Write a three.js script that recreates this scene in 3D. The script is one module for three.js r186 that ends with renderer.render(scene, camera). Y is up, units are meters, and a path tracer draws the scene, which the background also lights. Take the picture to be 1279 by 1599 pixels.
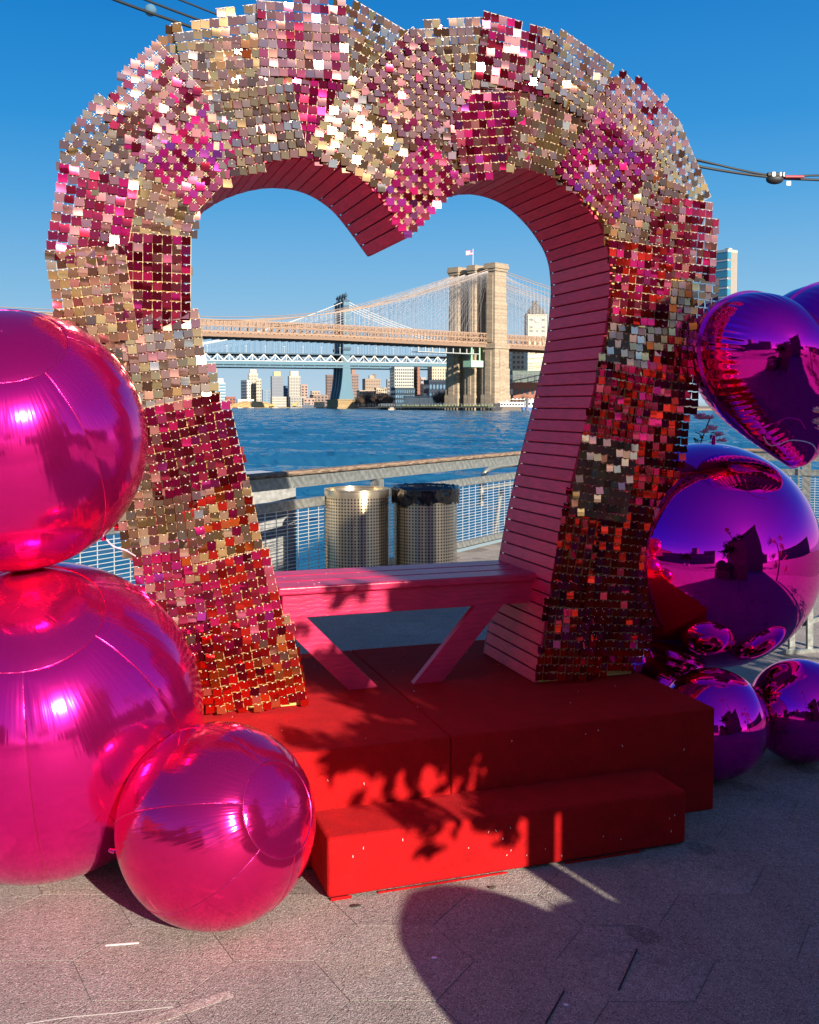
import * as THREE from 'three';
import { mergeGeometries } from 'three/addons/utils/BufferGeometryUtils.js';
import { RoundedBoxGeometry } from 'three/addons/geometries/RoundedBoxGeometry.js';
import { ImprovedNoise } from 'three/addons/math/ImprovedNoise.js';

// ------------------------------------------------------------------ camera, sky, sun, exposure
const scene = new THREE.Scene();
const F = 1600, EYE = 1.6, CX = 639.5, CY = 716, PITCH = Math.atan(83 / F);      // lens in pixels of a 1279 x 1599 picture
const camera = new THREE.PerspectiveCamera(2 * Math.atan(883 / F) * 180 / Math.PI, 1279 / 1766, 0.05, 6000);
camera.position.set(0, EYE, 0);
camera.rotation.x = -PITCH;
camera.setViewOffset(1279, 1766, 0, 167, 1279, 1599);
const EXPOSURE = 2.1;
const SUN_AZ = 30 * Math.PI / 180, SUN_EL = 22 * Math.PI / 180;
const SUN = new THREE.Vector3(Math.sin(SUN_AZ) * Math.cos(SUN_EL), Math.sin(SUN_EL), Math.cos(SUN_AZ) * Math.cos(SUN_EL));
const sun = new THREE.DirectionalLight(new THREE.Color(1, 0.9, 0.76), 5.0);
sun.target.position.set(0.5, 1, -4); sun.position.copy(SUN).multiplyScalar(60).add(sun.target.position);
sun.castShadow = true; sun.shadow.mapSize.set(4096, 4096);
Object.assign(sun.shadow.camera, { left: -14, right: 14, top: 14, bottom: -14, near: 1, far: 160 });
scene.add(sun, sun.target);
{
  const W = 1024, Hh = 512, d = new Float32Array(W * Hh * 4);
  const stops = [[-90, .16, .17, .19], [0, .50, .66, .78], [1.5, .44, .62, .77], [6, .225, .50, .77], [11, .085, .375, .74], [15, .026, .285, .69], [21, .006, .205, .60], [35, .005, .12, .43], [60, .005, .08, .31], [90, .005, .065, .26]];
  for (let r = 0; r < Hh; r++) {
    const up = ((r + .5) / Hh - .5) * 180; let k = 0;
    while (k < stops.length - 2 && stops[k + 1][0] < up) k++;
    const a = stops[k], b = stops[k + 1], t = THREE.MathUtils.clamp((up - a[0]) / (b[0] - a[0]), 0, 1);
    for (let c = 0; c < W; c++) {
      const ro = ((c + .5) / W - .5) * 2 * Math.PI, e = up * Math.PI / 180;
      const x = Math.cos(ro) * Math.cos(e), y = Math.sin(e), z = Math.sin(ro) * Math.cos(e);
      const ang = Math.acos(THREE.MathUtils.clamp(x * SUN.x + y * SUN.y + z * SUN.z, -1, 1)) * 180 / Math.PI;
      const g = up > 0 ? .28 * Math.exp(-ang / 5) + .15 * Math.exp(-ang / 32) : 0;
      let daz = Math.abs(ro - Math.atan2(SUN.z, SUN.x)); if (daz > Math.PI) daz = 2 * Math.PI - daz;
      const low = up > 0 ? .26 * Math.exp(-up / 9) * Math.exp(-((daz * 57.3 / 75) ** 2)) : 0;
      const i = (r * W + c) * 4;
      for (let q = 0; q < 3; q++) d[i + q] = (a[q + 1] + (b[q + 1] - a[q + 1]) * t) / EXPOSURE + g * [1, .84, .64][q] + low * [1, .86, .70][q];
      d[i + 3] = 1;
    }
  }
  const t = new THREE.DataTexture(d, W, Hh, THREE.RGBAFormat, THREE.FloatType);
  t.mapping = THREE.EquirectangularReflectionMapping; t.magFilter = t.minFilter = THREE.LinearFilter; t.needsUpdate = true;
  scene.background = t; scene.environment = t;
}
const renderer = new THREE.WebGLRenderer({ antialias: true });
renderer.toneMapping = THREE.LinearToneMapping; renderer.toneMappingExposure = EXPOSURE;
renderer.shadowMap.enabled = true;

// ------------------------------------------------------------------ helpers
let seed = 7;
const rnd = () => { seed = (seed * 1664525 + 1013904223) >>> 0; return seed / 4294967296; };
const rr = (a, b) => a + (b - a) * rnd();
const gauss = () => (rnd() + rnd() + rnd() + rnd() - 2) * 1.0;
const V3 = (x, y, z) => new THREE.Vector3(x, y, z);
const noise = new ImprovedNoise();
const ORIGIN = V3(0, EYE, 0);
function ray(px, py) { const a = (px - CX) / F, b = -(py - CY) / F; return V3(a, b * Math.cos(PITCH) - Math.sin(PITCH), -b * Math.sin(PITCH) - Math.cos(PITCH)); }
function onLevel(px, py, h = 0) { const r = ray(px, py); return r.multiplyScalar((h - EYE) / r.y).add(ORIGIN); }      // where that sight line meets the level h
function atDist(px, py, d) { const r = ray(px, py); return r.multiplyScalar(-d / r.z).add(ORIGIN); }                    // ... the upright plane d in front
function onPlane(px, py, p0, n) { const r = ray(px, py); return r.multiplyScalar(p0.clone().sub(ORIGIN).dot(n) / r.dot(n)).add(ORIGIN); }
const PHI = 18.5 * Math.PI / 180, UX = V3(Math.cos(PHI), 0, -Math.sin(PHI)), VX = V3(-Math.sin(PHI), 0, -Math.cos(PHI)), A0 = V3(-.264, 0, -3.229);
const L = (u, y, v) => A0.clone().addScaledVector(UX, u).addScaledVector(VX, v).setY(y);          // stage axes: u along the steps, v away from the viewer
function toL(p) { const d = p.clone().sub(A0); return [d.dot(UX), p.y, d.dot(VX)]; }
function stageUY(px, py, v) { const q = toL(onPlane(px, py, L(0, 0, v), VX)); return new THREE.Vector2(q[0], q[1]); }

const taken = {};
function numbered(n) { if (!(n in taken)) { taken[n] = 0; return n; } return `${n}_${String(++taken[n]).padStart(3, '0')}`; }
function tag(o, label, category, group, kind) { if (label) o.userData.label = label; if (category) o.userData.category = category; if (group) o.userData.group = group; if (kind) o.userData.kind = kind; return o; }
function thing(name, label, category, pos = V3(0, 0, 0), turn = 0, group) {
  const o = new THREE.Group(); o.name = numbered(name); o.position.copy(pos); o.rotation.y = turn; scene.add(o);
  return tag(o, label, category, group);
}
function mesh(name, geo, mat, parent, kind) {
  const g = Array.isArray(geo) ? merge(geo) : geo;
  const m = new THREE.Mesh(g, mat); m.name = parent ? name : numbered(name); m.castShadow = m.receiveShadow = true;
  if (kind) m.userData.kind = kind;
  (parent ?? scene).add(m); return m;
}
function merge(list) {
  return mergeGeometries(list.map((g) => { g = g.index ? g.toNonIndexed() : g; for (const k of Object.keys(g.attributes)) if (!['position', 'normal', 'uv', 'color'].includes(k)) g.deleteAttribute(k); if (!g.attributes.uv) g.setAttribute('uv', new THREE.BufferAttribute(new Float32Array(g.attributes.position.count * 2), 2)); return g; }));
}
// a box with uv in metres
function box(w, h, d, x = 0, y = 0, z = 0) {
  const g = new THREE.BoxGeometry(w, h, d), p = g.attributes.position, n = g.attributes.normal, uv = g.attributes.uv;
  for (let i = 0; i < p.count; i++) {
    const ax = Math.abs(n.getX(i)), ay = Math.abs(n.getY(i));
    if (ax > .5) uv.setXY(i, p.getZ(i), p.getY(i)); else if (ay > .5) uv.setXY(i, p.getX(i), p.getZ(i)); else uv.setXY(i, p.getX(i), p.getY(i));
  }
  return g.translate(x, y, z);
}
function rbox(w, h, d, x = 0, y = 0, z = 0, r = .004, s = 2) {
  const g = new RoundedBoxGeometry(w, h, d, s, Math.min(r, w / 2.1, h / 2.1, d / 2.1)), p = g.attributes.position, n = g.attributes.normal, uv = g.attributes.uv;
  for (let i = 0; i < p.count; i++) {
    const ax = Math.abs(n.getX(i)), ay = Math.abs(n.getY(i)), az = Math.abs(n.getZ(i));
    if (ax > ay && ax > az) uv.setXY(i, p.getZ(i), p.getY(i)); else if (ay > az) uv.setXY(i, p.getX(i), p.getZ(i)); else uv.setXY(i, p.getX(i), p.getY(i));
  }
  return g.translate(x, y, z);
}
// a bar between two points with a rectangular section
function bar(a, b, w, h = w, up = V3(0, 1, 0)) {
  const d = b.clone().sub(a), len = d.length(); d.normalize();
  let s = V3().crossVectors(up, d); if (s.lengthSq() < 1e-6) s = V3(1, 0, 0); s.normalize();
  const t = V3().crossVectors(d, s);
  const g = box(w, h, len); g.applyMatrix4(new THREE.Matrix4().makeBasis(s, t, d)); const m = a.clone().add(b).multiplyScalar(.5);
  return g.translate(m.x, m.y, m.z);
}
function tube(pts, r, seg = 24, rad = 8, closed = false) { return new THREE.TubeGeometry(new THREE.CatmullRomCurve3(pts, closed), seg, r, rad, closed); }
function rod(a, b, r, sides = 6, r2 = r) {
  const d = b.clone().sub(a), g = new THREE.CylinderGeometry(r2, r, d.length(), sides, 1);
  g.applyQuaternion(new THREE.Quaternion().setFromUnitVectors(V3(0, 1, 0), d.clone().normalize()));
  const m = a.clone().add(b).multiplyScalar(.5); return g.translate(m.x, m.y, m.z);
}
const col = (r, g, b) => new THREE.Color().setRGB(r, g, b);
function std(c, rough = .7, extra = {}) { return new THREE.MeshPhysicalMaterial({ color: Array.isArray(c) ? col(...c) : c, roughness: rough, metalness: 0, ...extra }); }

// ------------------------------------------------------------------ procedural textures
function tex(n, fn, srgb, rep = 1) {                                      // fn(x, y) in 0..1, returns grey or [r, g, b] in 0..1
  const d = new Uint8Array(n * n * 4);
  for (let y = 0; y < n; y++) for (let x = 0; x < n; x++) {
    const v = fn(x / n, y / n, x, y), i = (y * n + x) * 4;
    for (let k = 0; k < 3; k++) d[i + k] = THREE.MathUtils.clamp((Array.isArray(v) ? v[k] : v) * 255, 0, 255);
    d[i + 3] = 255;
  }
  const t = new THREE.DataTexture(d, n, n); t.wrapS = t.wrapT = THREE.RepeatWrapping; t.magFilter = THREE.LinearFilter; t.minFilter = THREE.LinearMipmapLinearFilter; t.generateMipmaps = true;
  if (srgb) t.colorSpace = THREE.SRGBColorSpace; t.repeat.set(rep, rep); t.needsUpdate = true; return t;
}
const tn = (x, y, f, z = 0) => {                                          // noise that tiles over 0..1
  const s = x * f, t = y * f, a = noise.noise(s, t, z), b = noise.noise(s - f, t, z), c = noise.noise(s, t - f, z), e = noise.noise(s - f, t - f, z);
  return (a * (1 - x) + b * x) * (1 - y) + (c * (1 - x) + e * x) * y;
};
const hash = (x, y, k = 0) => { let h = (x * 374761393 + y * 668265263 + k * 1442695041) | 0; h = Math.imul(h ^ (h >>> 13), 1274126177); h ^= h >>> 16; return (h >>> 0) / 4294967296; };

const GUM = [[.62, .71, .009], [.18, .26, .006]];
const asphaltMap = tex(1024, (x, y, i, j) => {
  const g = hash(i >> 1, j >> 1), g2 = hash(i, j, 3), big = tn(x, y, 5, 2) * .5 + tn(x, y, 17, 5) * .35, mid = tn(x, y, 60, 1) * .5;
  let v = .72 + big * .15 + mid * .16 + (g - .5) * .22 + (g2 - .5) * .14;
  const st = tn(x, y, 4, 21) + tn(x, y, 11, 23) * .5; if (st > .34) v -= Math.min(.13, (st - .34) * 1.1);
  for (const [gx, gy, gr] of GUM) { const q = Math.hypot(x - gx, (y - gy)) + tn(x, y, 40, 3) * .003; if (q < gr) v *= .78; }
  if (g > .955) v += .22; if (g < .05) v -= .26;
  const w = tn(x, y, 7, 9) * .03;
  return [v * (1.0 + w), v * (.955 + w * .2), v * (.925 - w)];
}, true, 1 / 1.4);
const asphaltBump = tex(1024, (x, y, i, j) => .5 + tn(x, y, 90, 3) * .35 + (hash(i >> 1, j >> 1) - .5) * .5 + (hash(i, j, 8) - .5) * .25, false, 1 / 1.4);
const carpetBump = tex(512, (x, y, i, j) => .5 + (hash(i, j, 1) - .5) * .7 + tn(x, y, 40, 1) * .4, false, 1 / .35);
const carpetMap = tex(512, (x, y, i, j) => { const v = .88 + (hash(i, j, 2) - .5) * .16 + tn(x, y, 9, 4) * .10 + tn(x, y, 30, 6) * .07; return [v, v * .97, v * .97]; }, true, 1 / .7);
const paintGrain = tex(512, (x, y) => { const g = tn(x, y, 4, 1) * 1.5 + tn(x * .25, y, 64, 2) * .6; return .5 + .22 * Math.sin(y * 150 + g * 5) + tn(x * .5, y, 90, 7) * .35; }, false, 1 / .5);
const paintTone = tex(512, (x, y) => { const v = .90 + tn(x, y, 5, 3) * .10 + tn(x * .2, y, 50, 5) * .12; return [v, v, v]; }, true, 1 / .6);
const woodMap = tex(512, (x, y) => { const g = tn(x * .3, y, 30, 1) * .6 + tn(x, y, 5, 2) * .4, v = .62 + .20 * Math.sin(y * 60 + g * 7) * .5 + tn(x * .15, y, 90, 4) * .28; return [v, v * .89, v * .78]; }, true, 1);
const stoneMap = tex(1024, (x, y) => {
  const rows = 24, ry = y * rows, row = Math.floor(ry), fx = x * 8 + (row % 2) * .5 + hash(row, 3) * .3, cx = ((Math.floor(fx) % 8) + 8) % 8, dx = fx - Math.floor(fx), dy = ry - row;
  let v = .82 + (hash(cx, row, 5) - .5) * .10 + (hash(1, row, 7) - .5) * .12 + tn(x, y, 6, 1) * .06 + tn(x, y, 60, 3) * .05;
  if (dy < .14) v *= .80; else if (dx < .03) v *= .88;
  return [v, v * .965, v * .90];
}, true, 1 / 14);
const galvMap = tex(512, (x, y) => { const v = .72 + tn(x, y, 14, 1) * .22 + tn(x, y, 50, 4) * .12; return [v, v * 1.0, v * .985]; }, true, 1 / .6);
const waterBump = tex(1024, (x, y) => {
  const a = tn(x, y, 9, 1), b = tn(x, y, 22, 2), c = tn(x, y, 55, 3), e = tn(x, y, 120, 4);
  return .5 + (1 - Math.abs(a) * 2) * .20 + (1 - Math.abs(b) * 2) * .16 + c * .16 + e * .09 - .2;
}, false, 1);
const crinkle = tex(512, (x, y) => .5 + (Math.abs(tn(x, y, 9, 1)) - .2) * .8 + (Math.abs(tn(x, y, 25, 2)) - .2) * .4, false, 1);
const foilBump = tex(512, (x, y) => .5 + tn(x, y, 6, 1) * .5 + tn(x, y, 18, 2) * .22 + tn(x, y, 70, 3) * .05, false, 1);
const tn2 = (x, y, fx, fy, z) => { const a = noise.noise(x * fx, y * fy, z), b = noise.noise((x - 1) * fx, y * fy, z), c = noise.noise(x * fx, (y - 1) * fy, z), e = noise.noise((x - 1) * fx, (y - 1) * fy, z); return (a * (1 - x) + b * x) * (1 - y) + (c * (1 - x) + e * x) * y; };
const streakBump = tex(512, (x, y) => .5 + tn2(x, y, 22, 2.2, 1) * .55 + tn2(x, y, 48, 5, 4) * .22 + tn2(x, y, 7, 5, 8) * .35, false, 1);
const scuff = tex(512, (x, y) => { const v = .5 + tn(x, y, 8, 5) * .5 + tn(x, y, 40, 6) * .4; return [v, v, v]; }, false, 1);

// ------------------------------------------------------------------ materials
const M = {
  asphalt: std([.53, .505, .475], .88, { map: asphaltMap, bumpMap: asphaltBump, bumpScale: .004 }),
  joint: std([.36, .33, .32], .95, { map: asphaltMap, bumpMap: asphaltBump, bumpScale: .004 }),
  carpet: std([.52, .007, .009], .95, { map: carpetMap, bumpMap: carpetBump, bumpScale: .0022, sheen: .12, sheenRoughness: .5, sheenColor: col(.9, .10, .16), specularIntensity: .3 }),
  pink: std([.60, .022, .095], .34, { map: paintTone, bumpMap: paintGrain, bumpScale: .0007 }),
  plank: std([.80, .032, .115], .55, { map: paintTone, bumpMap: paintGrain, bumpScale: .0007 }),
  plankB: std([.74, .028, .105], .58, { map: paintTone, bumpMap: paintGrain, bumpScale: .0008 }),
  plankC: std([.84, .040, .13], .52, { map: paintTone, bumpMap: paintGrain, bumpScale: .0007 }),
  ply: std([.78, .48, .13], .7, { map: paintTone }),
  darkPaint: std([.16, .018, .05], .6),
  trim: std([.10, .09, .13], .4),
  white: std([.82, .80, .78], .35),
  galv: std([.52, .54, .52], .45, { metalness: .55, map: galvMap }),
  wire: std([.70, .70, .68], .4, { metalness: .5 }),
  wood: std([.52, .46, .41], .75, { map: woodMap, bumpMap: paintGrain, bumpScale: .001 }),
  steel: std([.80, .63, .42], .34, { metalness: .9, anisotropy: .85, anisotropyRotation: Math.PI / 2 }),
  blackBag: std([.012, .012, .014], .22, { bumpMap: crinkle, bumpScale: .02, clearcoat: .4, clearcoatRoughness: .2 }),
  dark: std([.02, .02, .022], .8),
  stone: std([.51, .425, .34], .9, { map: stoneMap }),
  rubber: std([.015, .016, .018], .6),
};

// ------------------------------------------------------------------ ground, river, far shore
const RAIL_A = onLevel(375, 742, 1.05).setY(0), RAIL_B = onLevel(815, 704, 1.05).setY(0);
const RD = RAIL_B.clone().sub(RAIL_A).normalize(), RN = V3(RD.z, 0, -RD.x);                            // along the railing; RN points over the water
if (RN.z > 0) RN.negate();
const railAt = (s, y, off = 0) => RAIL_A.clone().addScaledVector(RD, s).addScaledVector(RN, off).setY(y);
const RLEN = RAIL_A.distanceTo(RAIL_B);
const CORNER = railAt(RLEN + 2.0, 0);
{
  const a = railAt(-12, 0, .25), sh = new THREE.Shape();
  const cor = railAt(RLEN + 2.3, 0, .25);
  sh.moveTo(-90, 120); sh.lineTo(90, 120); sh.lineTo(90, cor.z - 2); sh.lineTo(cor.x, cor.z); sh.lineTo(a.x, a.z); sh.lineTo(-90, a.z + 6);
  const g = new THREE.ExtrudeGeometry(sh, { depth: 1.6, bevelEnabled: false });                          // a quay slab of 1.6 m
  g.rotateX(Math.PI / 2); g.translate(0, -.0028, 0);
  const p = g.attributes.position, uv = g.attributes.uv; for (let i = 0; i < p.count; i++) uv.setXY(i, p.getX(i), p.getZ(i));
  const ground = tag(mesh('ground', g, M.joint), 'grey speckled promenade paving of large hexagonal asphalt blocks', null, null, 'structure');
  // hexagonal paving blocks
  const E = .232, hexGeo = [];
  for (let k = 0; k < 6; k++) {
    const outer = [], inner = [], pos = [], uvs = []; const ro = E - .0012, ri = ro - .0010;
    for (let i = 0; i < 6; i++) { const t = i * Math.PI / 3; outer.push([ro * Math.cos(t), ro * Math.sin(t)]); inner.push([ri * Math.cos(t), ri * Math.sin(t)]); }
    const ou = rr(0, 9), ov = rr(0, 9), put = (x, y, z) => { pos.push(x, y, z); uvs.push(x + ou, z + ov); };
    for (let i = 0; i < 6; i++) {
      const j = (i + 1) % 6, a1 = inner[i], b1 = inner[j], a2 = outer[i], b2 = outer[j];
      put(0, 0, 0); put(b1[0], 0, b1[1]); put(a1[0], 0, a1[1]);
      put(a1[0], 0, a1[1]); put(b1[0], 0, b1[1]); put(b2[0], -.0010, b2[1]); put(a1[0], 0, a1[1]); put(b2[0], -.0010, b2[1]); put(a2[0], -.0010, a2[1]);
    }
    const h = new THREE.BufferGeometry(); h.setAttribute('position', new THREE.Float32BufferAttribute(pos, 3)); h.setAttribute('uv', new THREE.Float32BufferAttribute(uvs, 2)); h.computeVertexNormals(); hexGeo.push(h);
  }
  const tones = [0, 1, 2, 3].map((k) => { const m = M.asphalt.clone(); m.color = col(.53 * [1, .94, 1.05, .97][k], .505 * [1, .94, 1.05, .99][k], .475 * [1, .95, 1.04, 1.01][k]); return m; });
  const v0 = onLevel(490, 1500), spots = [];
  for (let i = -40; i < 40; i++) for (let j = -60; j < 60; j++) {
    const x = v0.x + E + i * 1.5 * E, z = v0.z + j * Math.sqrt(3) * E + (Math.abs(i) % 2) * Math.sqrt(3) / 2 * E, q = V3(x, 0, z);
    if (z > 1 || z < -14) continue;
    if (q.clone().sub(RAIL_A).dot(RN) > -.1 || q.clone().sub(CORNER).x > 3) continue;
    const [u, , v] = toL(q); if (u > -.2 && u < 1.15 && v > .2 && v < 1.4) continue;                    // under the stage
    spots.push([q, q.distanceTo(ORIGIN), Math.abs(x) < -z * .4 + .4 && z < -2.2]);
  }
  spots.sort((s, t) => (t[2] - s[2]) || s[1] - t[1]);
  const rest = [];
  spots.forEach(([q], n) => {
    const g2 = hexGeo[Math.floor(rnd() * 6)], dy = rr(-.0004, .0004);
    if (n < 300) { const m = mesh('paver', g2, tones[Math.floor(rnd() * 4)], ground); m.position.set(q.x, dy, q.z); }
    else rest.push(g2.clone().translate(q.x, dy, q.z));
  });
  mesh('pavers', rest, tones[0], ground, 'stuff');
}
const WATER_Y = -1.3;
{
  // one sheet whose mesh is finer near the quay; waves are a sum of moving ridges of many lengths
  const dirs = []; for (let k = 0; k < 26; k++) { const len = .22 * Math.pow(1.19, k), a = -.35 + gauss() * .55; dirs.push([Math.cos(a) * 2 * Math.PI / len, Math.sin(a) * 2 * Math.PI / len, .0125 * Math.pow(len, .80), rr(0, 6.28)]); }
  const wave = (x, z) => { let h = 0, hx = 0, hz = 0; const gx = noise.noise(x * .05, 1, z * .03) * .5 + .9; for (const [a, b, A, ph] of dirs) { const q = a * z + b * x + ph + 1.6 * Math.sin(.13 * x * b + .7 * ph), s1 = Math.sin(q); h += A * s1; const c = A * Math.cos(q); hx += c * b; hz += c * a; } return [h * gx, hx * gx, hz * gx]; };
  const R = 620, C = 420, pos = [], nor = [], idx = [];
  for (let i = 0; i <= R; i++) {
    const d = 5 + 2.2 * (Math.exp(i / R * 7.25) - 1) ;
    for (let j = 0; j <= C; j++) {
      const x = (j / C - .5) * (d * 1.7 + 14), z = -d, [h, hx, hz] = wave(x, z), f = d < 60 ? 1 : 60 / d;
      pos.push(x, WATER_Y + h * Math.min(1, f * 2), z); const n = V3(-hx, 1, -hz).normalize(); nor.push(n.x, n.y, n.z);
    }
  }
  for (let i = 0; i < R; i++) for (let j = 0; j < C; j++) { const a = i * (C + 1) + j, b = a + C + 1; idx.push(a, a + 1, b, a + 1, b + 1, b); }
  const g = new THREE.BufferGeometry(); g.setAttribute('position', new THREE.Float32BufferAttribute(pos, 3)); g.setAttribute('normal', new THREE.Float32BufferAttribute(nor, 3)); g.setIndex(idx);
  const m = std([.014, .095, .18], .22, { ior: 1.33 });
  tag(mesh('river', g, m), 'choppy blue river below the railing', null, null, 'structure');
}
{
  const m = std([.22, .17, .12], .95);
  const sh = new THREE.Shape();
  const P = (px, d) => { const q = atDist(px, 640, d); return [q.x, -q.z]; };
  const pts = [P(-900, 1120), P(480, 1120), P(500, 1010), P(555, 930), P(600, 700), P(690, 640), P(760, 610), P(900, 600), P(2400, 620)];
  sh.moveTo(...pts[0]); for (const q of pts.slice(1)) sh.lineTo(...q); sh.lineTo(2600, 2900); sh.lineTo(-2600, 2900);
  const g = new THREE.ExtrudeGeometry(sh, { depth: 1.6, bevelEnabled: false }); g.rotateX(-Math.PI / 2); g.translate(0, WATER_Y - .6, 0);
  tag(mesh('far_shore', g, m), 'low brown bank of the opposite shore', null, null, 'structure');
}

// ------------------------------------------------------------------ carpeted stage
const PH = .41, SH = .205, AV = .77, AD = .58;                            // platform height, step height, front plane and depth of the arch
const stageTurn = PHI;
function stageBox(u0, u1, y0, y1, v0, v1, r = .012) { return rbox(u1 - u0, y1 - y0, v1 - v0, (u0 + u1) / 2, (y0 + y1) / 2, -(v0 + v1) / 2, r, 3); }   // in a group at A0 turned by PHI: x = u, z = -v
{
  const t = thing('carpeted_platform', 'wide upper red carpeted platform carrying the sequin heart arch and the bench', 'platform', A0, stageTurn);
  mesh('carpet_panel', stageBox(-.42, .5205, .0, PH, .25, 1.63, .008), M.carpet, t);
  mesh('carpet_panel', stageBox(.522, 1.633, .0, PH, .25, 1.63, .008), M.carpet, t);
  const lint = []; for (let i = 0; i < 12; i++) { const a = rr(0, 3.14), u = rr(-.2, 1.55), v = rr(.3, 1.5), l = rr(.002, .006); lint.push(box(l, .0012, .0012).rotateY(a).translate(u, PH + .0006, -v)); }
  for (let i = 0; i < 7; i++) lint.push(box(.0012, rr(.004, .010), .0012).rotateZ(rr(-.5, .5)).translate(rr(0, 1.5), rr(.24, .38), -.2495));
  mesh('lint', lint, M.white, t, 'stuff');
  const s = thing('carpeted_step', 'lower red carpeted step in front of the platform, shorter than it', 'step', A0, stageTurn);
  mesh('tread_box', stageBox(.0, 1.342, .006, SH, .0, .247, .016), M.carpet, s);
  mesh('carpet_hem', [box(.07, .010, .003, .045, .005, .0004), box(.46, .006, .003, .40, .004, .0004), box(.30, .007, .003, 1.0, .0042, .0004)], M.carpet, s);
  const l2 = []; for (let i = 0; i < 18; i++) l2.push(box(.0013, rr(.003, .009), .0010).rotateZ(rr(-.5, .5)).translate(rr(.02, 1.3), rr(.03, .17), .0005));
  mesh('lint', l2, M.white, s, 'stuff');
}

// ------------------------------------------------------------------ sequin heart arch
const outPx = [[322, 1120], [300, 1080], [262, 1000], [222, 920], [186, 825], [160, 745], [128, 655], [104, 570], [88, 490], [80, 440], [70, 400], [82, 310], [92, 268], [100, 228], [122, 195], [150, 165], [178, 142], [205, 108], [232, 78], [262, 52], [300, 38], [345, 25], [400, 10], [460, 4], [515, 5], [560, 18], [600, 32], [628, 52], [660, 44], [700, 34], [745, 28], [790, 40], [835, 46], [880, 64], [915, 90], [955, 118], [1000, 134], [1030, 160], [1050, 190], [1072, 240], [1090, 290], [1106, 322], [1111, 380], [1112, 455], [1104, 520], [1092, 585], [1080, 640], [1066, 700], [1048, 790], [1034, 850], [1020, 920], [1006, 1000], [997, 1057]];
const inPx = [[484, 1104], [462, 1030], [438, 952], [418, 890], [399, 823], [385, 773], [373, 714], [354, 655], [332, 600], [313, 540], [295, 485], [288, 430], [290, 385], [300, 350], [315, 322], [345, 292], [375, 272], [410, 258], [450, 249], [490, 249], [525, 257], [552, 271], [577, 291], [602, 322], [622, 350], [640, 372], [660, 345], [686, 318], [718, 291], [760, 272], [802, 262], [838, 266], [875, 282], [903, 306], [928, 337], [947, 373], [954, 420], [951, 480], [944, 530], [930, 600], [918, 652], [905, 703], [891, 762], [878, 820], [866, 885], [852, 970], [836, 1070]];
const outUY = outPx.map(([x, y]) => stageUY(x, y, AV)), inUY = inPx.map(([x, y]) => stageUY(x, y, AV));
for (const a of [outUY, inUY]) { a[0].y = PH + .002; a[a.length - 1].y = PH + .002; }
function inPoly(poly, x, y) { let c = false; for (let i = 0, j = poly.length - 1; i < poly.length; j = i++) { const a = poly[i], b = poly[j]; if ((a.y > y) !== (b.y > y) && x < (b.x - a.x) * (y - a.y) / (b.y - a.y) + a.x) c = !c; } return c; }
const bandPoly = [...outUY, ...inUY.slice().reverse()];
const segD = (a, b, x, y) => { const dx = b.x - a.x, dy = b.y - a.y, t = THREE.MathUtils.clamp(((x - a.x) * dx + (y - a.y) * dy) / (dx * dx + dy * dy), 0, 1); return Math.hypot(x - a.x - dx * t, y - a.y - dy * t); };
const lineD = (l, x, y) => { let m = 9; for (let i = 0; i < l.length - 1; i++) m = Math.min(m, segD(l[i], l[i + 1], x, y)); return m; };
const heartC = new THREE.Vector2(.55, 1.9);
function pushOut(list, d) {                                                // offset of an open outline along its normals
  return list.map((p, i) => { const a = list[Math.max(0, i - 1)], b = list[Math.min(list.length - 1, i + 1)], t = b.clone().sub(a).normalize(); return new THREE.Vector2(p.x - t.y * d, p.y + t.x * d); });
}
const arch = thing('heart_arch', 'large heart shaped arch covered in pink, gold and red mirror sequins on the platform', 'arch', A0, stageTurn);
const archFrameIn = pushOut(inUY, .024), frameOut = outUY.map((p, i) => { const a = outUY[Math.max(0, i - 1)], b = outUY[Math.min(outUY.length - 1, i + 1)], t = b.clone().sub(a).normalize(), d = p.y < 2.0 ? .02 : .08; return new THREE.Vector2(p.x + t.y * d, p.y - t.x * d); });
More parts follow.
